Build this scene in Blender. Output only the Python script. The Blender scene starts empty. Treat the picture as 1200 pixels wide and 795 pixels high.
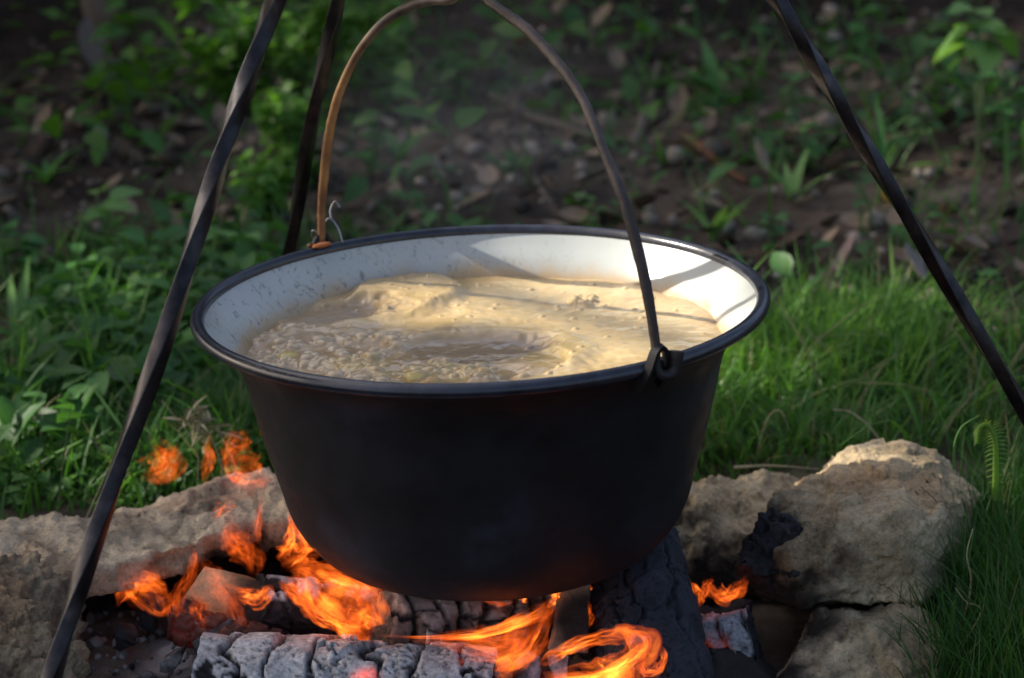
import bpy, bmesh, math, random
import numpy as np
from mathutils import Vector, Matrix, Quaternion

random.seed(7)
RNG = np.random.default_rng(7)
SC = bpy.context.scene
COL = SC.collection
PI = math.pi
ZR = 0.28                      # height of the cauldron rim above the ash

# ------------------------------------------------------------------ camera
PITCH, ROLL = math.radians(17.3), math.radians(2.3)
LENS, PW, PH = 70.0, 1200.0, 795.0
FPX = LENS / 36.0 * PW
cf = Vector((0, math.cos(PITCH), -math.sin(PITCH)))
cu0 = Vector((0, math.sin(PITCH), math.cos(PITCH)))
cr0 = Vector((1, 0, 0))
cr = cr0 * math.cos(ROLL) - cu0 * math.sin(ROLL)
cu = cu0 * math.cos(ROLL) + cr0 * math.sin(ROLL)
CAM = Vector((0.0230, -1.4697, 0.7048))
cam_data = bpy.data.cameras.new("camera")
cam = bpy.data.objects.new("camera", cam_data)
COL.objects.link(cam)
M = Matrix((cr, cu, -cf)).transposed().to_4x4()
M.translation = CAM
cam.matrix_world = M
cam_data.lens = LENS
cam_data.sensor_width = 36
cam_data.clip_start = 0.05
cam_data.clip_end = 500
cam_data.dof.use_dof = True
cam_data.dof.focus_distance = 1.47
cam_data.dof.aperture_fstop = 6.6
SC.camera = cam

# ------------------------------------------------------------------ light
SUN_AZ, SUN_EL = math.radians(162), math.radians(35)
SUN = Vector((math.cos(SUN_AZ) * math.cos(SUN_EL), math.sin(SUN_AZ) * math.cos(SUN_EL), math.sin(SUN_EL)))
world = bpy.data.worlds.new("World")
SC.world = world
world.use_nodes = True
wn = world.node_tree
sky = wn.nodes.new("ShaderNodeTexSky")
sky.sky_type = 'NISHITA'
sky.sun_disc = False
sky.sun_elevation = SUN_EL
sky.dust_density = 5.0
sky.ozone_density = 0.0
sky.air_density = 0.7
sky.sun_rotation = math.atan2(SUN.x, SUN.y)
bg = wn.nodes["Background"]
wn.links.new(sky.outputs[0], bg.inputs[0])
bg.inputs[1].default_value = 0.15
sl = bpy.data.lights.new("sun", 'SUN')
sl.energy = 4.2
sl.angle = math.radians(0.5)
sl.color = (1.0, 0.93, 0.82)
so = bpy.data.objects.new("sun", sl)
so.rotation_euler = SUN.to_track_quat('Z', 'Y').to_euler()
so.location = SUN * 20
COL.objects.link(so)
SC.view_settings.view_transform = 'Standard'
SC.view_settings.look = 'None'
SC.view_settings.gamma = 1.0
SC.view_settings.exposure = 0.85
SC.render.engine = 'CYCLES'
SC.cycles.use_denoising = True
SC.cycles.transparent_max_bounces = 40
SC.cycles.max_bounces = 8
SC.cycles.sample_clamp_indirect = 4.0
SC.render.film_transparent = False

# ------------------------------------------------------------------ helpers
def ray(px, py):
    return cf + cr * ((px - PW / 2) / FPX) - cu * ((py - PH / 2) / FPX)

def at_y(px, py, y):
    d = ray(px, py)
    return CAM + d * ((y - CAM.y) / d.y)

def at_z(px, py, z):
    d = ray(px, py)
    return CAM + d * ((z - CAM.z) / d.z)

def px_size(y):
    """metres that one pixel of the photograph spans at depth y"""
    return (y - CAM.y) * 1.05 / FPX

def tag(o, label=None, cat=None, group=None, kind=None):
    if label: o["label"] = label
    if cat: o["category"] = cat
    if group: o["group"] = group
    if kind: o["kind"] = kind
    return o

def empty(name, loc=(0, 0, 0), **k):
    o = bpy.data.objects.new(name, None)
    o.location = loc
    o.empty_display_size = 0.05
    COL.objects.link(o)
    return tag(o, **k)

def make_mesh(name, verts, faces, mat=None, smooth=True, attrs=None):
    """faces: (n,3) or (n,4) array, or a list of tuples"""
    me = bpy.data.meshes.new(name)
    verts = np.asarray(verts, dtype=np.float32)
    if isinstance(faces, np.ndarray):
        n, k = faces.shape
        me.vertices.add(len(verts)); me.vertices.foreach_set("co", verts.ravel())
        me.loops.add(n * k); me.loops.foreach_set("vertex_index", faces.astype(np.int32).ravel())
        me.polygons.add(n)
        me.polygons.foreach_set("loop_start", np.arange(0, n * k, k, dtype=np.int32))
        me.update(calc_edges=True)
        me.validate()
    else:
        me.from_pydata([tuple(v) for v in verts.tolist()], [], faces)
    if smooth:
        me.polygons.foreach_set("use_smooth", np.ones(len(me.polygons), dtype=bool))
    for k, a in (attrs or {}).items():
        set_attr(me, k, a)
    if mat: me.materials.append(mat)
    me.update()
    return me

def set_attr(me, name, a):
    a = np.asarray(a, dtype=np.float32)
    if a.ndim == 1:
        at = me.attributes.new(name, 'FLOAT', 'POINT')
        at.data.foreach_set("value", a)
    else:
        if a.shape[1] == 3:
            a = np.concatenate([a, np.ones((len(a), 1), np.float32)], 1)
        at = me.attributes.new(name, 'FLOAT_COLOR', 'POINT')
        at.data.foreach_set("color", np.ascontiguousarray(a).ravel())

def obj(name, me, parent=None, loc=None, **k):
    o = bpy.data.objects.new(name, me)
    COL.objects.link(o)
    if parent is not None:
        o.parent = parent
    if loc is not None:
        o.location = loc
    return tag(o, **k)

def _hash(ix, iy, iz, seed):
    h = (ix * 374761393 + iy * 668265263 + iz * 2147483647 + seed * 974634777) & 0xFFFFFFFF
    h = ((h ^ (h >> 13)) * 1274126177) & 0xFFFFFFFF
    h = (h ^ (h >> 16)) & 0xFFFFFFFF
    return h / 4294967295.0

def vnoise(p, seed=0):
    p = np.asarray(p, dtype=np.float64)
    i = np.floor(p).astype(np.int64)
    f = p - i
    u = f * f * f * (f * (f * 6 - 15) + 10)
    r = 0
    for dx in (0, 1):
        wx = u[:, 0] if dx else 1 - u[:, 0]
        for dy in (0, 1):
            wy = u[:, 1] if dy else 1 - u[:, 1]
            for dz in (0, 1):
                wz = u[:, 2] if dz else 1 - u[:, 2]
                r = r + wx * wy * wz * _hash(i[:, 0] + dx, i[:, 1] + dy, i[:, 2] + dz, seed)
    return r * 2 - 1

def fbm(p, freq, octs=4, seed=0, gain=0.5, ridged=False):
    p = np.asarray(p, dtype=np.float64) * freq
    a, s, r = 1.0, 0.0, 0.0
    for k in range(octs):
        n = vnoise(p + 17.3 * k, seed + k)
        if ridged: n = 1 - 2 * np.abs(n)
        r = r + a * n; s += a
        a *= gain; p = p * 2.03
    return r / s

def worley(p, seed=0):
    """F1, F2 and the id of the nearest cell"""
    p = np.asarray(p, dtype=np.float64)
    i = np.floor(p).astype(np.int64)
    f1 = np.full(len(p), 9.0); f2 = f1.copy(); cid = np.zeros(len(p))
    for dx in (-1, 0, 1):
        for dy in (-1, 0, 1):
            for dz in (-1, 0, 1):
                c = i + np.array([dx, dy, dz])
                h = [_hash(c[:, 0], c[:, 1], c[:, 2], seed + q) for q in range(3)]
                q = c + 0.15 + 0.7 * np.stack(h, 1)
                d = np.sqrt(((q - p) ** 2).sum(1))
                near = d < f1
                f2 = np.where(near, f1, np.minimum(f2, d))
                cid = np.where(near, h[0], cid)
                f1 = np.where(near, d, f1)
    return f1, f2, cid

def facets(p, freq, seed=0):
    """piecewise planar offsets: every cell is a plane of its own tilt, as on broken stone"""
    p = np.asarray(p, dtype=np.float64) * freq
    p = p + 0.12 * np.stack([vnoise(p * 1.7 + 31 * k, seed + 60 + k) for k in range(3)], 1)
    i = np.floor(p).astype(np.int64)
    best = np.full(len(p), 9.0); off = np.zeros(len(p))
    for dx in (-1, 0, 1):
        for dy in (-1, 0, 1):
            for dz in (-1, 0, 1):
                c = i + np.array([dx, dy, dz])
                q = c + 0.1 + 0.8 * np.stack([_hash(c[:, 0], c[:, 1], c[:, 2], seed + k) for k in range(3)], 1)
                n = np.stack([_hash(c[:, 0], c[:, 1], c[:, 2], seed + 5 + k) for k in range(3)], 1) * 2 - 1
                d2 = ((q - p) ** 2).sum(1)
                near = d2 < best
                off = np.where(near, ((p - q) * n).sum(1) + 0.5 * n[:, 0], off)
                best = np.minimum(best, d2)
    return off

def sstep(a, b, x):
    t = np.clip((x - a) / (b - a), 0, 1)
    return t * t * (3 - 2 * t)

def mixc(a, b, t):
    t = np.asarray(t)[:, None]
    return np.asarray(a) * (1 - t) + np.asarray(b) * t

def catmull(pts, n):
    pts = np.asarray(pts, dtype=np.float64)
    P = np.vstack([2 * pts[0] - pts[1], pts, 2 * pts[-1] - pts[-2]])
    out = []
    m = len(pts) - 1
    for t in np.linspace(0, m, n):
        k = min(int(t), m - 1); u = t - k
        a, b, c, d = P[k], P[k + 1], P[k + 2], P[k + 3]
        out.append(0.5 * ((2 * b) + (-a + c) * u + (2 * a - 5 * b + 4 * c - d) * u * u + (-a + 3 * b - 3 * c + d) * u ** 3))
    return np.array(out)

def polyline(pts, n):
    pts = np.asarray(pts, dtype=np.float64)
    d = np.concatenate([[0], np.cumsum(np.linalg.norm(np.diff(pts, axis=0), axis=1))])
    t = np.linspace(0, d[-1], n)
    return np.stack([np.interp(t, d, pts[:, k]) for k in range(pts.shape[1])], 1)

def tube_arrays(path, radii, sides=8, cap=True, prof=None, twist=None):
    """rings along a path; prof: list of (a,b) unit section points, default a circle"""
    path = np.asarray(path, dtype=np.float64)
    n = len(path)
    radii = np.broadcast_to(np.asarray(radii, dtype=np.float64), (n,))
    tang = np.gradient(path, axis=0)
    tang /= np.linalg.norm(tang, axis=1)[:, None] + 1e-12
    ref = np.array([0, 0, 1.0]) if abs(tang[0][2]) < 0.9 else np.array([1.0, 0, 0])
    u = np.cross(ref, tang[0]); u /= np.linalg.norm(u)
    if prof is None:
        prof = [(math.cos(2 * PI * k / sides), math.sin(2 * PI * k / sides)) for k in range(sides)]
    prof = np.array(prof); m = len(prof)
    V = []
    for i in range(n):
        u = u - tang[i] * np.dot(u, tang[i]); u /= np.linalg.norm(u)
        v = np.cross(tang[i], u)
        a = twist[i] if twist is not None else 0.0
        c, s = math.cos(a), math.sin(a)
        pa = prof[:, 0] * c - prof[:, 1] * s
        pb = prof[:, 0] * s + prof[:, 1] * c
        V.append(path[i] + radii[i] * (pa[:, None] * u + pb[:, None] * v))
    V = np.concatenate(V)
    F = []
    for i in range(n - 1):
        for k in range(m):
            F.append((i * m + k, i * m + (k + 1) % m, (i + 1) * m + (k + 1) % m, (i + 1) * m + k))
    if cap:
        F.append(tuple(range(m))[::-1]); F.append(tuple((n - 1) * m + k for k in range(m)))
    return V, F

def tube(name, path, radii, mat, parent=None, sides=8, prof=None, twist=None, smooth=True, **k):
    V, F = tube_arrays(path, radii, sides, True, prof, twist)
    return obj(name, make_mesh(name, V, F, mat, smooth), parent, **k)

def lathe_arrays(prof, n=128):
    """prof: (r, z) pairs"""
    prof = np.asarray(prof)
    m = len(prof)
    a = np.linspace(0, 2 * PI, n, endpoint=False)
    V = np.stack([np.outer(np.cos(a), prof[:, 0]), np.outer(np.sin(a), prof[:, 0]), np.tile(prof[:, 1], (n, 1))], -1).reshape(-1, 3)
    i, k = np.meshgrid(np.arange(n), np.arange(m - 1), indexing='ij')
    j = (i + 1) % n
    F = np.stack([i * m + k, j * m + k, j * m + k + 1, i * m + k + 1], -1).reshape(-1, 4)
    return V, F

def scatter(tv, tf, pos, rot, scale):
    """copies of one small template as one array pair; rot (n,3,3), scale (n,3) or (n,1)"""
    tv = np.asarray(tv, dtype=np.float64)
    n, m = len(pos), len(tv)
    v = tv[None] * np.asarray(scale)[:, None, :]
    v = np.einsum('nij,nmj->nmi', rot, v) + np.asarray(pos)[:, None, :]
    f = (np.asarray(tf)[None] + (np.arange(n) * m)[:, None, None]).reshape(-1, len(tf[0]))
    return v.reshape(-1, 3), f

def rand_rot(n, rng, tilt=PI):
    """random yaw, then a tilt up to `tilt` about a random horizontal axis"""
    yaw = rng.uniform(0, 2 * PI, n); t = rng.uniform(-tilt, tilt, n); ax = rng.uniform(0, 2 * PI, n)
    cy, sy = np.cos(yaw), np.sin(yaw)
    Z = np.zeros((n, 3, 3)); Z[:, 0, 0] = cy; Z[:, 0, 1] = -sy; Z[:, 1, 0] = sy; Z[:, 1, 1] = cy; Z[:, 2, 2] = 1
    kx, ky = np.cos(ax), np.sin(ax)
    K = np.zeros((n, 3, 3)); K[:, 0, 2] = ky; K[:, 1, 2] = -kx; K[:, 2, 0] = -ky; K[:, 2, 1] = kx
    T = np.eye(3)[None] + np.sin(t)[:, None, None] * K + (1 - np.cos(t))[:, None, None] * (K @ K)
    return T @ Z

# ------------------------------------------------------------------ materials
class NT:
    def __init__(s, name):
        s.m = bpy.data.materials.new(name); s.m.use_nodes = True
        s.t = s.m.node_tree; s.t.nodes.clear()
        s.out = s.n('ShaderNodeOutputMaterial')
    def n(s, typ, **props):
        q = s.t.nodes.new(typ)
        for k, v in props.items(): setattr(q, k, v)
        return q
    def l(s, a, b): s.t.links.new(a, b)
    def set(s, node, **vals):
        for k, v in vals.items():
            i = node.inputs[k.replace('_', ' ')]
            if hasattr(v, 'is_output'): s.l(v, i)
            else: i.default_value = v
        return node
    def coord(s, kind='Object'): return s.n('ShaderNodeTexCoord').outputs[kind]
    def noise(s, vec, scale, detail=6, rough=0.6, dist=0.0):
        q = s.n('ShaderNodeTexNoise'); s.l(vec, q.inputs['Vector'])
        s.set(q, Scale=scale, Detail=detail, Roughness=rough, Distortion=dist)
        return q.outputs['Fac']
    def ramp(s, fac, stops):
        q = s.n('ShaderNodeValToRGB'); s.l(fac, q.inputs[0])
        e = q.color_ramp.elements
        while len(e) < len(stops): e.new(0.5)
        for k, (p, c) in enumerate(stops):
            e[k].position = p; e[k].color = (c, c, c, 1) if isinstance(c, (int, float)) else (*c, 1)
        return q.outputs[0]
    def math(s, op, a, b=None, clamp=False):
        q = s.n('ShaderNodeMath', operation=op, use_clamp=clamp)
        for i, v in enumerate((a, b)):
            if v is None: continue
            if hasattr(v, 'is_output'): s.l(v, q.inputs[i])
            else: q.inputs[i].default_value = v
        return q.outputs[0]
    def mix(s, fac, a, b, blend='MIX'):
        q = s.n('ShaderNodeMix', data_type='RGBA', blend_type=blend)
        for i, v in ((0, fac), (6, a), (7, b)):
            if hasattr(v, 'is_output'): s.l(v, q.inputs[i])
            else: q.inputs[i].default_value = v if isinstance(v, (int, float)) else (*v, 1)
        return q.outputs[2]
    def comb(s, k):
        q = s.n('ShaderNodeCombineColor')
        for i in range(3): s.l(k, q.inputs[i])
        return q.outputs[0]
    def attr(s, name, what='Color'): return s.n('ShaderNodeAttribute', attribute_name=name).outputs[what]
    def bump(s, h, strength=0.5, dist=0.002):
        q = s.n('ShaderNodeBump'); s.l(h, q.inputs['Height'])
        s.set(q, Strength=strength, Distance=dist)
        return q.outputs[0]
    def bsdf(s, color, rough=0.8, normal=None, metallic=0.0, spec=0.5, coat=0.0, sss=None):
        q = s.n('ShaderNodeBsdfPrincipled')
        s.set(q, Base_Color=color if hasattr(color, 'is_output') else (*color, 1), Roughness=rough, Metallic=metallic)
        q.inputs['Specular IOR Level'].default_value = spec
        q.inputs['Coat Weight'].default_value = coat
        q.inputs['Coat Roughness'].default_value = 0.15
        if sss:
            q.inputs['Subsurface Weight'].default_value = sss
            q.inputs['Subsurface Radius'].default_value = (0.006, 0.004, 0.002)
        if normal is not None: s.l(normal, q.inputs['Normal'])
        return q.outputs[0]
    def done(s, shader):
        s.l(shader, s.out.inputs['Surface']); return s.m

def mat_attr(name, rough=0.85, scale=120, bump=0.5, dist=0.002, var=0.35, spec=0.3, metallic=0.0, coat=0.0, sss=None, attr_rough=False):
    """base colour from the vertex colour `col`, broken up by two noises"""
    t = NT(name); c = t.coord()
    n1 = t.noise(c, scale, 8, 0.65); n2 = t.noise(c, scale * 0.17, 4, 0.6)
    k = t.math('ADD', t.math('MULTIPLY', t.math('SUBTRACT', n1, 0.5), var * 2.2), t.math('MULTIPLY', t.math('SUBTRACT', n2, 0.5), var * 1.6))
    k = t.math('MAXIMUM', t.math('ADD', k, 1.0), 0.15)
    col = t.mix(1.0, t.attr('col'), t.n('ShaderNodeCombineColor').outputs[0], 'MULTIPLY')
    comb = [q for q in t.t.nodes if q.bl_idname == 'ShaderNodeCombineColor'][0]
    for i in range(3): t.l(k, comb.inputs[i])
    r = t.attr('rough', 'Fac') if attr_rough else rough
    return t.done(t.bsdf(col, r, t.bump(n1, bump, dist), metallic, spec, coat, sss))

def mat_leaf(name, cols, attr=False, transl=0.35, rough=0.5):
    t = NT(name); c = t.coord()
    if attr:
        base = t.attr('col')
    else:
        oi = t.n('ShaderNodeObjectInfo')
        base = t.ramp(oi.outputs['Random'], [(i / max(1, len(cols) - 1), q) for i, q in enumerate(cols)])
    n = t.noise(c, 14, 5)
    base = t.mix(t.math('MULTIPLY', n, 0.45), base, t.mix(1.0, base, (0.45, 0.5, 0.35), 'MULTIPLY'))
    b = t.bsdf(base, rough, t.bump(n, 0.3, 0.001), spec=0.35)
    tr = t.n('ShaderNodeBsdfTranslucent'); t.l(t.mix(1.0, base, (1.25, 1.35, 0.6), 'MULTIPLY'), tr.inputs[0])
    mx = t.n('ShaderNodeMixShader'); mx.inputs[0].default_value = transl
    t.l(b, mx.inputs[1]); t.l(tr.outputs[0], mx.inputs[2])
    return t.done(mx.outputs[0])

def mat_simple(name, stops, scale=60, rough=0.7, bump=0.4, dist=0.001, metallic=0.0, spec=0.4, coat=0.0, detail=7, stretch=None):
    t = NT(name); c = t.coord()
    if stretch:
        mp = t.n('ShaderNodeMapping'); t.l(c, mp.inputs[0]); mp.inputs['Scale'].default_value = stretch; c = mp.outputs[0]
    n = t.noise(c, scale, detail, 0.62)
    return t.done(t.bsdf(t.ramp(n, stops), rough, t.bump(n, bump, dist), metallic, spec, coat))

M_SOIL = mat_attr('soil', 0.95, 70, 0.9, 0.006, 0.55, 0.15)
def mat_rock():
    t = NT('limestone'); c = t.coord()
    g1 = t.noise(c, 330, 9, 0.72); g2 = t.noise(c, 60, 7, 0.65, 0.6); g3 = t.noise(c, 18, 5, 0.6)
    v = t.n('ShaderNodeTexVoronoi'); t.l(c, v.inputs['Vector']); v.inputs['Scale'].default_value = 150
    pit = t.ramp(v.outputs['Distance'], [(0.0, 0.0), (0.28, 1.0)])
    pit = t.math('MAXIMUM', pit, t.ramp(g2, [(0.45, 0.0), (0.56, 1.0)]))
    k = t.math('MULTIPLY', t.ramp(g1, [(0.3, 0.55), (0.5, 0.98), (0.7, 1.25)]), t.ramp(g2, [(0.3, 0.62), (0.5, 1.0), (0.72, 1.2)]))
    k = t.math('MULTIPLY', k, t.math('ADD', t.math('MULTIPLY', pit, 0.45), 0.80))
    tint = t.mix(g3, (0.95, 0.99, 1.06), (1.08, 1.0, 0.86))
    col = t.mix(1.0, t.mix(1.0, t.attr('col'), tint, 'MULTIPLY'), t.comb(k), 'MULTIPLY')
    h = t.math('ADD', t.math('ADD', t.math('MULTIPLY', g1, 0.35), t.math('MULTIPLY', g2, 0.9)), t.math('MULTIPLY', pit, 0.25))
    return t.done(t.bsdf(col, 0.94, t.bump(h, 1.0, 0.005), spec=0.15))
M_ROCK = mat_rock()
M_ASH = mat_attr('ash', 0.97, 260, 0.8, 0.0015, 0.35, 0.1)
M_CHAR = mat_attr('charred_wood', 0.75, 330, 0.8, 0.0012, 0.6, 0.35)
M_STUFFLEAF = mat_leaf('green_blades', None, True, 0.4)
M_DRY = mat_attr('dead_leaf', 0.8, 90, 0.5, 0.001, 0.4, 0.25)
M_PEBBLE = mat_attr('pebble', 0.85, 160, 0.5, 0.001, 0.3, 0.3)
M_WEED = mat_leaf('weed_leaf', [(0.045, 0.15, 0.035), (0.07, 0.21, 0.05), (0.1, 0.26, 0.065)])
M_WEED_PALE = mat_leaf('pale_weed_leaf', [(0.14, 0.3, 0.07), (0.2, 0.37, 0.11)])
M_SHRUB = mat_leaf('shrub_leaf', [(0.03, 0.1, 0.015), (0.05, 0.15, 0.02)])
M_TREE = mat_leaf('tree_leaf', [(0.03, 0.07, 0.015), (0.05, 0.1, 0.02)], transl=0.12)
M_FERN = mat_leaf('fern', [(0.22, 0.36, 0.07), (0.28, 0.42, 0.09)], transl=0.5)
M_STEM = mat_simple('green_stem', [(0.3, (0.05, 0.1, 0.03)), (0.7, (0.12, 0.16, 0.06))], 90)
M_STRAW = mat_simple('straw', [(0.3, (0.3, 0.26, 0.14)), (0.7, (0.45, 0.4, 0.24))], 120)
M_BARK = mat_simple('bark', [(0.3, (0.045, 0.032, 0.022)), (0.7, (0.13, 0.1, 0.07))], 40, 0.95, 1.0, 0.01)
M_TWIG = mat_simple('twig_bark', [(0.3, (0.09, 0.07, 0.05)), (0.7, (0.2, 0.165, 0.12))], 80, 0.9, 0.6)
M_REDTWIG = mat_simple('red_twig_bark', [(0.3, (0.12, 0.04, 0.02)), (0.7, (0.2, 0.08, 0.04))], 80, 0.9, 0.6)

# ------------------------------------------------------------------ the ground
def gz(x, y):
    """height of the ground sheet"""
    x = np.asarray(x, dtype=np.float64); y = np.asarray(y, dtype=np.float64)
    p = np.stack([x, y, np.zeros_like(x)], -1).reshape(-1, 3)
    low = (fbm(p, 1.1, 3, 5) * 0.03).reshape(x.shape)
    r = np.hypot(x * 0.95, y * 1.25)
    pit = -0.045 * (1 - sstep(0.36, 0.5, r))
    bank = 0.05 * np.clip(y - 1.2, 0, None) + 0.5 * np.clip(y - 2.75, 0, 2.2) ** 1.15 + 0.03 * np.clip(y - 5, 0, None)
    keep = sstep(0.3, 0.9, r)
    return 0.012 + low * keep + pit + np.minimum(bank, 4)

def axis_coords(lo, hi, step, far):
    a = np.arange(lo, hi + step / 2, step)
    out, d, x = [], step, hi
    while x < far:
        d *= 1.25; x += d; out.append(x)
    neg, d, x = [], step, lo
    while x > -far:
        d *= 1.25; x -= d; neg.append(x)
    return np.concatenate([np.array(neg[::-1]), a, np.array(out)])

gx = axis_coords(-1.7, 1.7, 0.014, 150)
gy = axis_coords(-0.5, 4.2, 0.014, 150)
GX, GY = np.meshgrid(gx, gy, indexing='ij')
P3 = np.stack([GX.ravel(), GY.ravel(), np.zeros(GX.size)], 1)
clod = fbm(P3, 14, 4, 11) * 0.012 + np.clip(fbm(P3, 34, 3, 12), 0, 1) * 0.012
w = sstep(0.35, 0.6, np.hypot(P3[:, 0], P3[:, 1])) * (1 - 0.6 * sstep(5, 9, np.abs(P3[:, 1])))
GZ = gz(GX, GY).ravel() + clod * w
nx, ny = len(gx), len(gy)
ii, jj = np.meshgrid(np.arange(nx - 1), np.arange(ny - 1), indexing='ij')
GF = np.stack([ii * ny + jj, (ii + 1) * ny + jj, (ii + 1) * ny + jj + 1, ii * ny + jj + 1], -1).reshape(-1, 4)
gn = fbm(P3, 3.2, 4, 21) * 0.5 + 0.5
gcol = mixc((0.035, 0.025, 0.018), (0.12, 0.09, 0.066), sstep(0.25, 0.75, gn))
gcol = gcol * (1 - 0.6 * sstep(2.1, 2.9, P3[:, 1] + 0.5 * gn))[:, None]      # deep shade on the far bank painted into the soil colour
gm = fbm(P3, 9, 3, 22) * 0.5 + 0.5
gcol = mixc(gcol, np.tile((0.2, 0.165, 0.13), (len(gcol), 1)), 0.5 * sstep(0.6, 0.8, gm) * (1 - sstep(2.0, 2.7, P3[:, 1])))
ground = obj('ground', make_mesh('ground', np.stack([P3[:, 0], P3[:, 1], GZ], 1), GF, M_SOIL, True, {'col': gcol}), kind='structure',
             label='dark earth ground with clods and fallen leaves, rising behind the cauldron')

# ash bed inside the ring of stones
ax_ = np.arange(-0.5, 0.42, 0.0032); ay_ = np.arange(-0.34, 0.24, 0.0032)
AX, AY = np.meshgrid(ax_, ay_, indexing='ij')
AP = np.stack([AX.ravel(), AY.ravel(), np.zeros(AX.size)], 1)
ar = np.hypot((AP[:, 0] + 0.12) / 0.37, (AP[:, 1] + 0.05) / 0.28)
lump = fbm(AP, 22, 5, 31)
fine = np.clip(fbm(AP, 75, 3, 33), -0.2, 1)
AZ = -0.004 + lump * 0.012 + fine * 0.005 - 0.07 * sstep(0.82, 1.05, ar)
whit = sstep(-0.1, 0.5, fbm(AP, 9, 4, 35) + 0.9 * np.exp(-((AP[:, 0] + 0.12) / 0.12) ** 2 - ((AP[:, 1] + 0.1) / 0.08) ** 2))
acol = mixc((0.2, 0.165, 0.13), (0.42, 0.41, 0.4), whit)
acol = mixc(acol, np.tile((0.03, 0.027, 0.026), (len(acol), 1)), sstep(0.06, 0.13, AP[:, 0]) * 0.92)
acol = mixc(acol, np.tile((0.012, 0.011, 0.012), (len(acol), 1)), sstep(0.2, 0.55, fbm(AP, 16, 4, 37)) * 0.7)
na, nb = len(ax_), len(ay_)
ii, jj = np.meshgrid(np.arange(na - 1), np.arange(nb - 1), indexing='ij')
AF = np.stack([ii * nb + jj, (ii + 1) * nb + jj, (ii + 1) * nb + jj + 1, ii * nb + jj + 1], -1).reshape(-1, 4)
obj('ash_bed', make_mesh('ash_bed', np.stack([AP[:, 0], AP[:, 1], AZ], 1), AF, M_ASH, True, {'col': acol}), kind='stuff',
    label='grey brown bed of ash and burnt soil under the fire')

# ------------------------------------------------------------------ stones
def refine(bm, edge):
    for _ in range(9):
        long = [e for e in bm.edges if e.calc_length() > edge]
        if not long: break
        bmesh.ops.subdivide_edges(bm, edges=long, cuts=1, use_grid_fill=False)
        bmesh.ops.triangulate(bm, faces=[f for f in bm.faces if len(f.verts) > 3])

def bm_arrays(bm):
    bm.verts.ensure_lookup_table(); bm.verts.index_update()
    bm.normal_update()
    V = np.array([v.co for v in bm.verts]); N = np.array([v.normal for v in bm.verts])
    F = np.array([[v.index for v in f.verts] for f in bm.faces])
    return V, N, F

SOOT = []          # (point, radius): where the fire blackened the stones
def rock_colour(V, seed, pale=0.0, hi=(0.58, 0.475, 0.31), lo=(0.36, 0.28, 0.175)):
    n = fbm(V, 16, 5, seed + 3) * 0.5 + 0.5
    c = mixc(lo, hi, sstep(0.25, 0.75, n + pale))
    c = mixc(c, np.tile((0.3, 0.19, 0.1), (len(c), 1)), 0.5 * sstep(0.6, 0.8, fbm(V, 11, 4, seed + 9) * 0.5 + 0.5))
    s = np.zeros(len(V))
    wob = fbm(V, 20, 5, seed + 5, 0.6) * 0.8 + fbm(V, 90, 3, seed + 6) * 0.3
    for p, r in SOOT:
        d = np.linalg.norm((V - np.array(p)), axis=1) / (r * 1.25) + wob
        s = np.maximum(s, 1 - sstep(0.35, 1.2, d))
    return mixc(c, np.tile((0.014, 0.013, 0.013), (len(c), 1)), s * 0.96)

def rock(name, pts, seed, edge=0.0045, amp=(0.012, 0.004), label=None, group=None, mat=None, cat='stone', soft=0, **kw):
    bm = bmesh.new()
    for p in pts: bm.verts.new(p)
    r = bmesh.ops.convex_hull(bm, input=bm.verts)
    bmesh.ops.delete(bm, geom=list({g for g in r['geom_interior'] + r['geom_unused'] if isinstance(g, bmesh.types.BMVert)}), context='VERTS')
    refine(bm, edge * 4)
    for _ in range(soft):
        bmesh.ops.smooth_vert(bm, verts=bm.verts, factor=0.5, use_axis_x=True, use_axis_y=True, use_axis_z=True)
    refine(bm, edge)
    V, N, F = bm_arrays(bm); bm.free()
    S = V * np.array([1, 1, 2.0]) + 0.35 * np.array([0, 0, 1]) * V[:, :1]
    d = fbm(V, 13, 3, seed) * amp[0] * 0.5 + fbm(S, 55, 4, seed + 1, 0.6, True) * amp[1] * 0.55
    led = fbm(S, 30, 3, seed + 2)
    d += (np.floor(led * 3) / 3 - led) * amp[1] * 1.0           # broken ledges
    d += np.clip(fbm(V, 170, 2, seed + 7), 0, 1) * amp[1] * 0.5
    d += facets(V, 11, seed + 20) * amp[0] * 0.5 + facets(V, 36, seed + 30) * amp[1] * 0.75
    V2 = V + N * d[:, None]
    o = obj(name, make_mesh(name, V2, F, mat or M_ROCK, True, {'col': rock_colour(V2, seed, **kw)}))
    return tag(o, label, cat, group)

def Y(px, py, y): return tuple(at_y(px, py, y))

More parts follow.
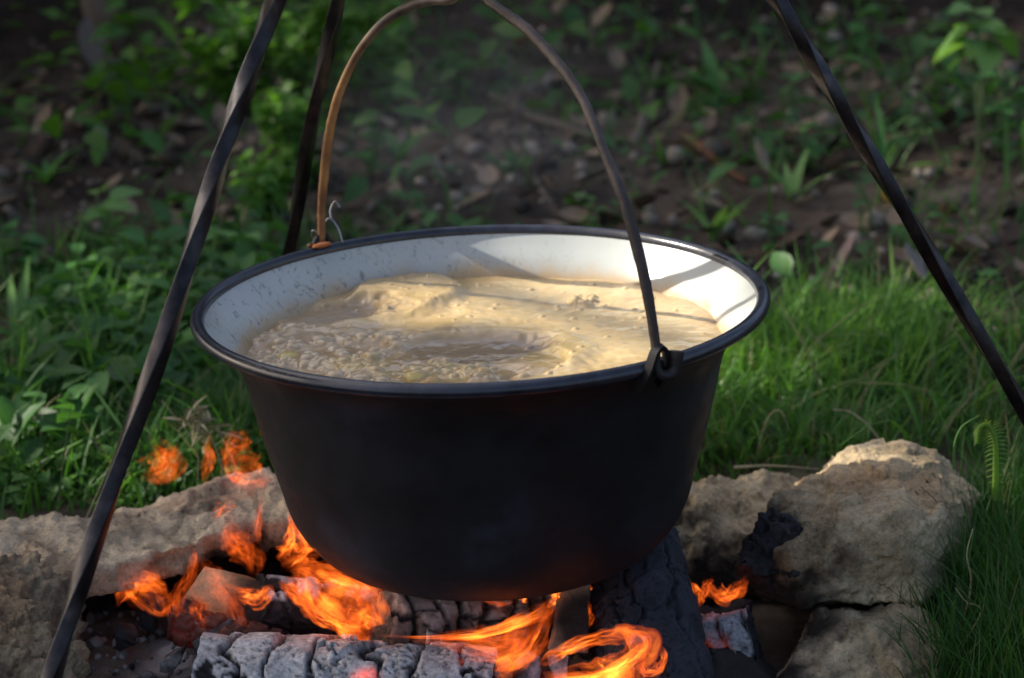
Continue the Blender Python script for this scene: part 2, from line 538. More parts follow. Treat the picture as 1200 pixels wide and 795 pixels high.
SOOT += [(Y(905, 665, 0.03), 0.055), (Y(945, 690, 0.0), 0.05), (Y(900, 620, 0.06), 0.03), (Y(985, 668, -0.01), 0.022), (Y(935, 730, -0.03), 0.05),
         (Y(905, 770, -0.07), 0.045),
         (Y(860, 690, 0.1), 0.06), (Y(810, 690, 0.12), 0.06),
         (Y(180, 690, 0.05), 0.05), (Y(260, 690, 0.06), 0.055), (Y(340, 690, 0.09), 0.05), (Y(120, 705, 0.02), 0.03)]
G_ST = 'stones ringing the fire'
rock('boulder', [Y(985, 533, .15), Y(1008, 524, .16), Y(1060, 521, .16), Y(1108, 535, .15), Y(1150, 580, .12), Y(1146, 600, .1),
                 Y(905, 588, .08), Y(884, 640, .05), Y(893, 692, .03), Y(1100, 600, .02), Y(1050, 600, -.005), Y(925, 650, -.01),
                 Y(950, 706, -.01), Y(1075, 704, .0), Y(1128, 655, .06), Y(1000, 548, .3), Y(1120, 570, .28), Y(930, 600, .24), Y(940, 690, .22), Y(1100, 680, .22)],
     101, 0.0033, (0.012, 0.0045), 'large buff boulder with a sunlit crest and a soot blackened left end', G_ST)
rock('stone', [Y(915, 800, -.08), Y(962, 722, -.02), Y(1078, 716, -.01), Y(1112, 765, -.03), Y(1118, 850, -.09), Y(880, 850, -.12),
               Y(960, 740, .16), Y(1090, 740, .16), Y(1000, 870, .14), Y(1010, 742, -.06)],
     131, 0.004, (0.012, 0.004), 'buff stone lying under the big boulder at the lower right corner', G_ST)
rock('stone', [Y(700, 606, .2), Y(790, 588, .18), Y(832, 562, .22), Y(905, 552, .24), Y(955, 566, .24), Y(965, 690, .13), Y(880, 700, .1), Y(800, 705, .1), Y(700, 710, .12),
               Y(900, 575, .34), Y(720, 620, .32), Y(800, 640, .125)],
     151, 0.004, (0.012, 0.0065), 'rough pitted stone between the cauldron and the big boulder', G_ST, soft=2)

def slab():
    """long flat stone at the left, hollowed out underneath by the fire"""
    nx_, npf = 190, 96
    xs = np.linspace(-0.62, -0.1, nx_)
    # section (y, z) from the back foot over the top to the undercut foot, relative to the lip
    sec = polyline([(0.16, -0.06), (0.155, 0.0), (0.135, 0.058), (0.10, 0.072), (0.05, 0.073), (-0.004, 0.068), (-0.002, 0.046),
                   (0.05, 0.03), (0.075, 0.012), (0.078, -0.01), (0.06, -0.05)], npf)
    V = []
    for x in xs:
        t = (x + 0.62) / 0.52
        lip = np.interp(x, [-0.62, -0.43, -0.36, -0.3, -0.24, -0.2, -0.1], [-0.03, -0.035, -0.02, 0.0, 0.035, 0.06, 0.085])
        dz = np.interp(x, [-0.62, -0.45, -0.3, -0.2, -0.1], [0.008, 0.006, 0.004, 0.012, 0.006])
        hol = np.interp(x, [-0.62, -0.40, -0.35, -0.1], [0.15, 0.25, 1.0, 1.0])
        yy = sec[:, 0].copy(); zz = sec[:, 1].copy()
        under = np.arange(npf) > npf * 0.56
        yy = np.where(under, (yy + 0.004) * hol - 0.004 - (1 - hol) * 0.03, yy)
        wid = np.interp(x, [-0.62, -0.3, -0.1], [1.25, 1.0, 0.85])
        V.append(np.stack([np.full(npf, x), lip + yy * wid, zz + dz * (zz > 0.03)], 1))
    V = np.array(V).reshape(-1, 3)
    i, k = np.meshgrid(np.arange(nx_ - 1), np.arange(npf - 1), indexing='ij')
    F = np.stack([i * npf + k, i * npf + k + 1, (i + 1) * npf + k + 1, (i + 1) * npf + k], -1).reshape(-1, 4)
    bm = bmesh.new()
    vs = [bm.verts.new(v) for v in V]
    for f in F: bm.faces.new([vs[q] for q in f])
    bm.faces.new([vs[k] for k in range(npf)][::-1]); bm.faces.new([vs[(nx_ - 1) * npf + k] for k in range(npf)])
    bmesh.ops.recalc_face_normals(bm, faces=bm.faces)
    bmesh.ops.triangulate(bm, faces=[f for f in bm.faces if len(f.verts) > 4])
    bm.verts.ensure_lookup_table(); bm.normal_update()
    N = np.array([v.normal for v in bm.verts])
    faces = [tuple(v.index for v in f.verts) for f in bm.faces]
    bm.verts.index_update()
    faces = [tuple(v.index for v in f.verts) for f in bm.faces]
    bm.free()
    d = fbm(V, 11, 3, 201) * 0.009 + fbm(V, 48, 4, 202, 0.6, True) * 0.0035 + np.clip(fbm(V, 150, 2, 203), 0, 1) * 0.003 + facets(V, 16, 206) * 0.006 + facets(V, 50, 207) * 0.0025
    led = fbm(V * np.array([1, 1, 2.5]), 24, 3, 204)
    d += (np.floor(led * 4) / 4 - led) * 0.005
    V2 = V + N * d[:, None]
    c = rock_colour(V2, 205, 0.02, (0.5, 0.42, 0.3), (0.3, 0.245, 0.175))
    deep = sstep(0.0, 0.02, V2[:, 1] - np.interp(V2[:, 0], [-0.62, -0.43, -0.36, -0.3, -0.24, -0.2, -0.1], [-0.03, -0.035, -0.02, 0.0, 0.035, 0.06, 0.085]) - 0.0) \
        * (1 - sstep(0.045, 0.06, V2[:, 2])) * sstep(-0.39, -0.35, V2[:, 0])
    c = mixc(c, np.tile((0.016, 0.015, 0.014), (len(c), 1)), deep * 0.9)     # soot in the hollow
    o = obj('stone_slab', make_mesh('stone_slab', V2, faces, M_ROCK, True, {'col': c}))
    tag(o, 'long flat grey buff stone slab left of the cauldron, blackened underneath by the fire', 'stone', G_ST)
slab()
rock('earth_mound', [Y(-80, 650, -.03), Y(40, 655, -.03), Y(85, 700, -.05), Y(80, 760, -.1), Y(110, 830, -.14), Y(-80, 840, -.22), Y(-80, 700, -.12), Y(30, 720, -.1),
                     Y(-80, 700, .05), Y(60, 720, .03)],
     221, 0.0038, (0.02, 0.011), 'crumbly mound of brown earth in the lower left corner', None, M_ROCK, 'earth', hi=(0.34, 0.27, 0.18), lo=(0.13, 0.1, 0.07))
M_KNOB = M_CHAR
def dark_lump(name, pts, seed, label, edge=0.003, amp=(0.006, 0.002), grey=0.05, cat='charcoal', group=None):
    bm = bmesh.new()
    for p in pts: bm.verts.new(p)
    r = bmesh.ops.convex_hull(bm, input=bm.verts)
    bmesh.ops.delete(bm, geom=list({g for g in r['geom_interior'] + r['geom_unused'] if isinstance(g, bmesh.types.BMVert)}), context='VERTS')
    refine(bm, edge)
    V, N, F = bm_arrays(bm); bm.free()
    V2 = V + N * (fbm(V, 40, 4, seed) * amp[0] + fbm(V, 140, 3, seed + 1, .5, True) * amp[1])[:, None]
    g = sstep(0.35, 0.75, fbm(V2, 60, 4, seed + 2) * 0.5 + 0.5)
    c = mixc((0.011, 0.0105, 0.012), (grey, grey, grey * 1.02), g)
    return tag(obj(name, make_mesh(name, V2, F, M_CHAR, True, {'col': c})), label, cat, group)
dark_lump('charred_stub', [Y(890, 604, .03), Y(905, 596, .04), Y(935, 612, .02), Y(948, 640, 0), Y(932, 672, -.012), Y(893, 680, .0), Y(872, 660, .01), Y(870, 632, .02),
                           Y(905, 612, .08), Y(940, 660, .06), Y(880, 670, .06), Y(920, 690, .04)], 241,
          'black burnt stub stuck to the left end of the big boulder', 0.003, (0.016, 0.004), 0.035, 'charred wood')

# ------------------------------------------------------------------ cauldron
s = 0.000654
OUT = [(0, 316), (90, 315), (150, 308), (198, 296), (222, 276), (240, 245), (252, 200), (265, 150), (275, 105), (281, 75), (288, 52), (300, 33), (318, 17), (329, 9)]
INN = [(323, 3), (312, 16), (296, 33), (284, 52), (277, 75), (271, 105), (261, 150), (248, 200), (233, 243), (205, 278), (150, 300), (90, 308), (0, 309)]
def smooth_prof(pr, n):
    return catmull([(r * s, -d * s) for r, d in pr], n)
def mat_soot():
    t = NT('sooty_enamel'); c = t.coord()
    n = t.noise(c, 7, 5, 0.6); f = t.noise(c, 220, 4, 0.6)
    col = t.ramp(n, [(0.36, (0.006, 0.006, 0.007)), (0.55, (0.013, 0.014, 0.018)), (0.72, (0.033, 0.041, 0.06))])  # bluest patches put a bluish sheen into the soot colour
    return t.done(t.bsdf(col, t.ramp(t.noise(c, 18, 6, 0.7), [(0.3, 0.75), (0.7, 0.42)]), t.bump(f, 0.2, 0.0008), spec=0.3))
def mat_enamel():
    t = NT('pale_enamel'); c = t.coord()
    sep = t.n('ShaderNodeSeparateXYZ'); t.l(c, sep.inputs[0])
    z = sep.outputs[2]
    n = t.noise(c, 30, 5, 0.65); n2 = t.noise(c, 7, 3)
    base = t.ramp(n2, [(0.3, (0.37, 0.4, 0.385)), (0.7, (0.5, 0.52, 0.485))])
    # dried soup left above the liquid line
    h = t.math('ADD', z, t.math('MULTIPLY', t.math('SUBTRACT', n, 0.5), 0.026))
    st = t.ramp(t.math('MULTIPLY', t.math('ADD', h, 0.038), 50.0), [(0.0, 1.0), (0.32, 0.85), (0.62, 0.25), (1.0, 0.0)])
    base = t.mix(st, base, (0.47, 0.33, 0.17))
    # dark splashes and scratches, streaked down the wall, mostly on the left
    mp = t.n('ShaderNodeMapping'); t.l(c, mp.inputs[0]); mp.inputs['Scale'].default_value = (1, 1, 0.55)
    sp = t.noise(mp.outputs[0], 120, 3, 0.7, 1.2)
    left = t.ramp(t.math('ADD', t.math('MULTIPLY', sep.outputs[0], -2.5), 0.45), [(0.2, 0.0), (0.75, 1.0)])
    k = t.ramp(sp, [(0.565, 0.0), (0.65, 1.0)])
    base = t.mix(t.math('MULTIPLY', t.math('MULTIPLY', k, t.math('ADD', t.math('MULTIPLY', left, 0.8), 0.06)), 0.75), base, (0.12, 0.11, 0.09))
    return t.done(t.bsdf(base, 0.32, t.bump(sp, 0.05, 0.0005), spec=0.45, coat=0.15))
M_SOOT, M_ENAMEL = mat_soot(), mat_enamel()
M_RIM = mat_simple('rim_enamel', [(0.35, (0.010, 0.012, 0.019)), (0.7, (0.024, 0.03, 0.048))], 60, 0.27, 0.3, 0.0008, spec=0.6)
M_IRON = mat_simple('wrought_iron', [(0.35, (0.016, 0.0155, 0.018)), (0.6, (0.045, 0.041, 0.043)), (0.8, (0.14, 0.105, 0.09))], 45, 0.33, 0.35, 0.0006, 0.85, 0.5)
M_BLACKIRON = mat_simple('black_iron', [(0.35, (0.008, 0.008, 0.009)), (0.75, (0.02, 0.019, 0.02))], 70, 0.5, 0.35, 0.0006, 0.3, 0.4)
M_WIRE = mat_simple('steel_wire', [(0.3, (0.25, 0.25, 0.25)), (0.7, (0.45, 0.45, 0.45))], 90, 0.35, 0.1, 0.0003, 0.9)
M_RUST = mat_simple('orange_rust', [(0.35, (0.3, 0.09, 0.025)), (0.7, (0.42, 0.15, 0.05))], 200, 0.9, 0.5)

pot = empty('cauldron', (0, 0, ZR), label='black sooty enamel cauldron with pale inside hanging over the fire', cat='cauldron')
V, F = lathe_arrays(smooth_prof(OUT[1:], 70)[::-1], 160)
nb_ = len(V); c0 = len(V)
body = obj('body', None or make_mesh('body', V, F, M_SOOT), pot)
V, F = lathe_arrays(smooth_prof([(1, 316), (60, 315.5), (91, 315)], 12), 160)
obj('bottom', make_mesh('bottom', V, F, M_SOOT), pot)
V, F = lathe_arrays(smooth_prof(INN, 80), 160)
obj('lining', make_mesh('lining', V, F, M_ENAMEL), pot)
a = np.linspace(0, 2 * PI, 20, endpoint=False)
V, F = lathe_arrays(np.stack([0.2158 + 0.0053 * np.cos(a), -0.0005 + 0.0052 * np.sin(a)], 1)[list(range(20)) + [0]][::-1], 200)
obj('rim', make_mesh('rim', V, F, M_RIM), pot)

LUG, LUGF = math.radians(-57.0), math.radians(127.5)
ld = np.array([math.cos(LUG), math.sin(LUG), 0]); lt = np.array([-ld[1], ld[0], 0])
ldf = np.array([math.cos(LUGF), math.sin(LUGF), 0]); ltf = np.array([-ldf[1], ldf[0], 0])
def lug_path(sign, pts):
    d_, l_ = (ld, lt) if sign > 0 else (ldf, -ltf)
    return np.array([d_ * r + l_ * t_ + np.array([0, 0, z]) for r, t_, z in pts])
# near ear: a strap bent up from the wall under the rim, with an eye for the bail
V, F = tube_arrays(catmull(lug_path(1, [(0.21, -0.0115, -0.017), (0.217, -0.0105, -0.010), (0.2225, -0.008, 0.0), (0.2235, -0.003, 0.0125), (0.223, 0.003, 0.015), (0.2225, 0.0075, 0.007), (0.217, 0.009, -0.008), (0.21, 0.0095, -0.017)]), 40),
                   1.0, prof=[(-0.0018, -0.0032), (0.0018, -0.0032), (0.0018, 0.0032), (-0.0018, 0.0032)])
obj('ear', make_mesh('ear', V, F, M_BLACKIRON, False), pot)
V, F = tube_arrays(catmull(lug_path(-1, [(0.2, -0.012, -0.035), (0.216, -0.010, -0.014), (0.223, -0.007, 0.004), (0.223, 0.0, 0.012), (0.223, 0.006, 0.004), (0.216, 0.008, -0.014), (0.2, 0.01, -0.035)]), 30),
                   1.0, prof=[(-0.002, -0.003), (0.002, -0.003), (0.002, 0.003), (-0.002, 0.003)])
obj('ear', make_mesh('ear', V, F, M_BLACKIRON, False), pot)

# bail: an arched rod with a notch at the crown and hooked ends
pa_, pb_ = ld * 0.2225, ldf * 0.2225
pn_ = Vector(np.cross(pa_ - pb_, (0, 0, 1)).tolist())       # the bail swings in the upright plane through both ears
pm_ = Vector((pa_ + np.array([0, 0, ZR])).tolist())
arch = []
for q_ in ((767, 395), (758, 340), (744, 280), (729, 230), (709, 180), (682, 115), (650, 70), (615, 33), (585, 11), (571, 1), (562, -8), (557, -22), (548, -30), (540, -24), (537, -10),
           (528, 0), (505, 1), (478, 9), (448, 28), (420, 62), (398, 108), (386, 155), (380, 205), (377, 245)):
    d_ = ray(*q_)
    p_ = CAM + d_ * ((pm_ - CAM).dot(pn_) / d_.dot(pn_))
    arch.append((p_.x, p_.y, p_.z - ZR))
arch = np.array(arch)
hook_near = lug_path(1, [(0.2265, 0.013, 0.011), (0.228, 0.010, -0.002), (0.2265, 0.004, -0.005), (0.223, -0.001, 0.0)])
hook_far = lug_path(-1, [(0.223, -0.001, 0.0), (0.225, -0.004, -0.004), (0.226, -0.009, -0.001), (0.225, -0.011, 0.005)])
full = np.vstack([hook_near, arch, hook_far])
bp = catmull(full, 420)
hgt = np.clip(bp[:, 2] / 0.24, 0, 1)
rad = 0.0037 + 0.0003 * np.sin(np.linspace(0, 40, len(bp)))
rad[:10] = np.linspace(0.0056, 0.0042, 10); rad[-20:] = np.linspace(0.0038, 0.0022, 20)
Vb, Fb = tube_arrays(bp, rad, 14)
Vb = Vb + (fbm(Vb, 160, 3, 401) * 0.00035)[:, None]
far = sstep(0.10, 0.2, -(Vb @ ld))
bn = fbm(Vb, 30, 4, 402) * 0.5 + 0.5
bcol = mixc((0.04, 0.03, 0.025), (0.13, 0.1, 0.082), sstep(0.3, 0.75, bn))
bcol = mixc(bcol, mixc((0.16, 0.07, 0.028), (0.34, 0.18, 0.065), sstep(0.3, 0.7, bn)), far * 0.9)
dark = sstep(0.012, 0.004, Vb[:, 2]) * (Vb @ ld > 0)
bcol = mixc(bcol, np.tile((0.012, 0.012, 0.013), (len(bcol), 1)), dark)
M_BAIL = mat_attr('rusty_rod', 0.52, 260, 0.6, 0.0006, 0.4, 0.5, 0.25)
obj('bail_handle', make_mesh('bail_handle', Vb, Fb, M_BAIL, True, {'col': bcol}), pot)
# thin wire twisted through the far ear, and a rust chip on the rim
w1 = catmull(lug_path(-1, [(0.212, 0.014, 0.004), (0.218, 0.014, 0.016), (0.224, 0.010, 0.024), (0.226, 0.004, 0.018), (0.224, 0.0, 0.012), (0.226, -0.006, 0.016), (0.23, -0.004, 0.008), (0.224, 0.006, 0.002)]), 60)
tube('wire', w1, 0.0009, M_WIRE, pot, 6)
w2 = catmull(lug_path(-1, [(0.224, 0.012, 0.022), (0.228, 0.014, 0.030), (0.226, 0.018, 0.037), (0.222, 0.020, 0.032)]), 30)
tube('wire', w2, 0.0008, M_WIRE, pot, 6)
bm = bmesh.new(); bmesh.ops.create_icosphere(bm, subdivisions=3, radius=1)
V, N, F = bm_arrays(bm); bm.free()
V = V * np.array([0.009, 0.004, 0.0022]) * (1 + 0.25 * fbm(V, 2.5, 3, 411))[:, None]
ca, sa = math.cos(LUGF + PI / 2), math.sin(LUGF + PI / 2)
V = np.stack([V[:, 0] * ca - V[:, 1] * sa, V[:, 0] * sa + V[:, 1] * ca, V[:, 2]], 1) + (ldf * 0.213 + ltf * 0.006 + np.array([0, 0, 0.0056]))
obj('rust_patch', make_mesh('rust_patch', V, F, M_RUST), pot)

# ------------------------------------------------------------------ soup
SL = ZR - 57 * s
RS = 0.1862
st = 0.0009
q = np.arange(-RS, RS + st, st)
SX, SY = np.meshgrid(q, q, indexing='ij')
SP = np.stack([SX.ravel(), SY.ravel(), np.zeros(SX.size)], 1)
sr = np.hypot(SP[:, 0], SP[:, 1])
def sp(px, py):
    p = at_z(px, py, SL); return np.array([p.x, p.y])
def blob(px, py, rx, ry, wob=0.35, seed=0):
    """soft patch on the soup: 1 in the middle; rx, ry in metres"""
    c = sp(px, py)
    d = np.hypot((SP[:, 0] - c[0]) / rx, (SP[:, 1] - c[1]) / ry) + wob * fbm(SP, 22, 4, 500 + seed)
    return 1 - sstep(0.7, 1.15, d)
liquid = np.maximum(blob(560, 412, 0.058, 0.04, .4, 1), blob(400, 370, 0.05, 0.03, .5, 2) * 0.9)
liquid = np.maximum(liquid, blob(620, 430, 0.03, 0.03, .5, 9) * 0.6)
froth = np.maximum(blob(400, 425, 0.1, 0.075, .4, 3), blob(520, 445, 0.07, 0.03, .4, 4))
froth = np.maximum(froth, blob(330, 400, 0.04, 0.06, .3, 5)) * (1 - 0.8 * liquid)
foam = np.clip(1 - liquid - froth, 0, 1)
Zs = fbm(SP, 16, 4, 510) * 0.0035 + fbm(SP, 44, 3, 511, 0.45) * 0.0010 * (1 - 0.6 * liquid) + fbm(SP, 170, 3, 512) * 0.00035
Zs += foam * (0.0035 + 0.008 * blob(475, 352, 0.045, 0.06, .25, 6) + 0.004 * blob(640, 415, 0.05, 0.05, .35, 7))
Zs += foam * 0.0008 * np.abs(fbm(SP, 60, 3, 513))
Zs -= liquid * 0.0015
spl = blob(682, 356, 0.014, 0.02, .6, 8)
Zs += spl * (0.003 + 0.006 * fbm(SP, 130, 3, 514))
fro_n = sstep(-0.15, 0.3, fbm(SP, 45, 3, 530))
brng = np.random.default_rng(55)
Zs += froth * fro_n * 0.003
bz = np.zeros(len(SP)); bubtop = np.zeros(len(SP))
cand = 0
while cand < 3000:
    x, y = brng.uniform(-RS, RS, 2)
    i_ = int((x + RS) / st); j_ = int((y + RS) / st)
    k_ = i_ * len(q) + j_
    cand += 1
    if x * x + y * y > (RS - 0.004) ** 2: continue
    prob = froth[k_] ** 1.5 * (0.15 + 0.85 * fro_n[k_]) + foam[k_] * 0.06 + liquid[k_] * 0.04
    if brng.random() > prob: continue
    r_ = min(0.0075, 0.0014 + brng.exponential(0.0015))
    if foam[k_] > 0.6: r_ = min(r_, 0.0028)
    n_ = int(r_ / st) + 2
    for di in range(-n_, n_ + 1):
        for dj in range(-n_, n_ + 1):
            a_, b_ = i_ + di, j_ + dj
            if 0 <= a_ < len(q) and 0 <= b_ < len(q):
                m_ = a_ * len(q) + b_
                d2 = (SP[m_, 0] - x) ** 2 + (SP[m_, 1] - y) ** 2
                if d2 < r_ * r_:
                    hh = math.sqrt(r_ * r_ - d2) * 0.5
                    if hh > bz[m_]:
                        bz[m_] = hh; bubtop[m_] = hh / (r_ * 0.5)
Zs += bz
scol = mixc((0.7, 0.52, 0.26), (0.57, 0.4, 0.17), sstep(0.35, 0.75, fbm(SP, 24, 4, 520) * 0.5 + 0.5))
scol = mixc(scol, np.tile((0.27, 0.195, 0.14), (len(SP), 1)), liquid * 0.75)
scol = mixc(scol, mixc((0.5, 0.355, 0.2), (0.68, 0.52, 0.31), sstep(0.3, 1, bubtop)), froth * 0.9)
yel = np.maximum(blob(510, 440, .05, .02, .6, 11), np.maximum(blob(640, 420, .03, .03, .6, 12), blob(420, 430, .03, .02, .6, 13)))
scol = mixc(scol, np.tile((0.5, 0.36, 0.1), (len(SP), 1)), yel * 0.45)
edge_ = sstep(RS - 0.02, RS, sr)
scol = mixc(scol, np.tile((0.4, 0.27, 0.13), (len(SP), 1)), edge_ * 0.6)
srough = 0.30 - 0.2 * liquid - 0.17 * froth - 0.2 * spl
n_ = len(q)
ii, jj = np.meshgrid(np.arange(n_ - 1), np.arange(n_ - 1), indexing='ij')
SF = np.stack([ii * n_ + jj, (ii + 1) * n_ + jj, (ii + 1) * n_ + jj + 1, ii * n_ + jj + 1], -1).reshape(-1, 4)
SF = SF[(sr[SF] < RS).any(1)]
kk = np.where(sr > RS, RS / np.maximum(sr, 1e-6), 1.0)
SP[:, :2] *= kk[:, None]
used = np.unique(SF); remap = -np.ones(len(SP), int); remap[used] = np.arange(len(used))
M_SOUP = mat_attr('soup', 0.35, 240, 0.12, 0.0004, 0.1, 0.6, coat=0.5, sss=0.35, attr_rough=True)
SV = np.stack([SP[:, 0], SP[:, 1], Zs], 1)[used]
soup = empty('soup', (0, 0, SL), label='bubbling tan soup with pale foam filling the cauldron', cat='soup')
obj('broth', make_mesh('broth', SV, remap[SF], M_SOUP, True, {'col': scol[used], 'rough': srough[used]}), soup)
M_POTATO = mat_simple('potato', [(0.35, (0.55, 0.4, 0.1)), (0.7, (0.66, 0.52, 0.2))], 60, 0.3, 0.2, 0.001, sss if False else 0.0, 0.5, 0.3)
M_CARROT = mat_simple('carrot', [(0.35, (0.48, 0.29, 0.1)), (0.7, (0.6, 0.42, 0.18))], 60, 0.3, 0.2, 0.001, 0.0, 0.5, 0.3)
def chunk(px, py, r, mat, seed, name):
    bm = bmesh.new(); bmesh.ops.create_icosphere(bm, subdivisions=3, radius=1)
    V, N, F = bm_arrays(bm); bm.free()
    V = V * (1 + 0.35 * fbm(V, 1.3, 3, seed))[:, None] * np.array([r, r * 0.85, r * 0.6])
    p = sp(px, py)
    return obj(name, make_mesh(name, V, F, mat), soup, (p[0], p[1], 0.0005))
chunk(337, 421, 0.0095, M_POTATO, 61, 'potato_chunk')
chunk(488, 444, 0.0085, M_POTATO, 62, 'potato_chunk')
chunk(505, 450, 0.008, M_CARROT, 64, 'carrot_chunk')
chunk(566, 441, 0.0085, M_CARROT, 65, 'carrot_chunk')

# ------------------------------------------------------------------ tripod
tri = empty('tripod', (0, 0, 0), label='black twisted iron tripod standing over the cauldron and fire', cat='tripod')
APEX = np.array([0, 0, 0.87])
half = 0.0052
sq = []
for cx, cy, a0 in ((1, 1, 0), (-1, 1, 90), (-1, -1, 180), (1, -1, 270)):
    for k in range(3):
        an = math.radians(a0 + 45 * k)
        sq.append((cx * 0.82 + 0.18 * math.cos(an), cy * 0.82 + 0.18 * math.sin(an)))
def leg(az, rr, tw0, turns, off):
    foot = np.array([rr * math.cos(math.radians(az)), rr * math.sin(math.radians(az)), -0.03])
    t_ = np.linspace(0, 1, 240)
    top = APEX + off
    path = top + (foot - top) * t_[:, None]
    L = np.linalg.norm(foot - top)
    side = np.array([-math.sin(math.radians(az)), math.cos(math.radians(az)), 0])
    path = path + side * (0.0016 * np.sin(t_ * 23 + az))[:, None]
    tube('leg', path, half * np.interp(t_, [0, 0.96, 1], [1, 1, 0.35]), M_IRON, tri, prof=sq, twist=tw0 + turns * 2 * PI * L * t_ + 0.5 * np.sin(t_ * 14 + az), smooth=True)
leg(226.5, 0.5, 0.3, 2.6, np.array([0.006, -0.006, 0]))
leg(120.75, 0.5, 0.9, 2.6, np.array([-0.004, 0.008, 0]))
leg(0.0, 0.542, 0.5, 2.6, np.array([0.008, 0, 0]))
hk = catmull([(0, 0, 0.88), (0, 0, 0.80), (0, 0, 0.62), (0.01, 0.006, 0.56), (0.006, 0.004, 0.527), (-0.004, -0.003, 0.521), (-0.012, -0.008, 0.53), (-0.013, -0.009, 0.55)], 60)
tube('hook', hk, 0.004, M_BLACKIRON, tri, 8)
ra = np.linspace(0, 2 * PI, 25)
tube('ring', np.stack([0.022 * np.cos(ra), 0.022 * np.sin(ra), np.full(25, 0.845)], 1), 0.005, M_BLACKIRON, tri, 8)

# ------------------------------------------------------------------ logs and embers
def mat_ember():
    t = NT('glowing_char'); c = t.coord()
    n = t.noise(c, 70, 4, 0.6)
    n3 = t.noise(c, 260, 8, 0.65)
    b = t.bsdf(t.mix(1.0, t.attr('col'), t.ramp(n3, [(0.3, 0.35), (0.5, 0.9), (0.7, 1.3)]), 'MULTIPLY'), 0.85, t.bump(n3, 0.8, 0.0012), spec=0.2)
    e = t.n('ShaderNodeEmission'); e.inputs[0].default_value = (1, 0.09, 0.02, 1)
    t.l(t.math('MULTIPLY', t.attr('glow', 'Fac'), t.ramp(n, [(0.35, 0.25), (0.65, 1.0)])), e.inputs[1])
    ad = t.n('ShaderNodeAddShader'); t.l(b, ad.inputs[0]); t.l(e.outputs[0], ad.inputs[1])
    return t.done(ad.outputs[0])
M_EMBER = mat_ember()

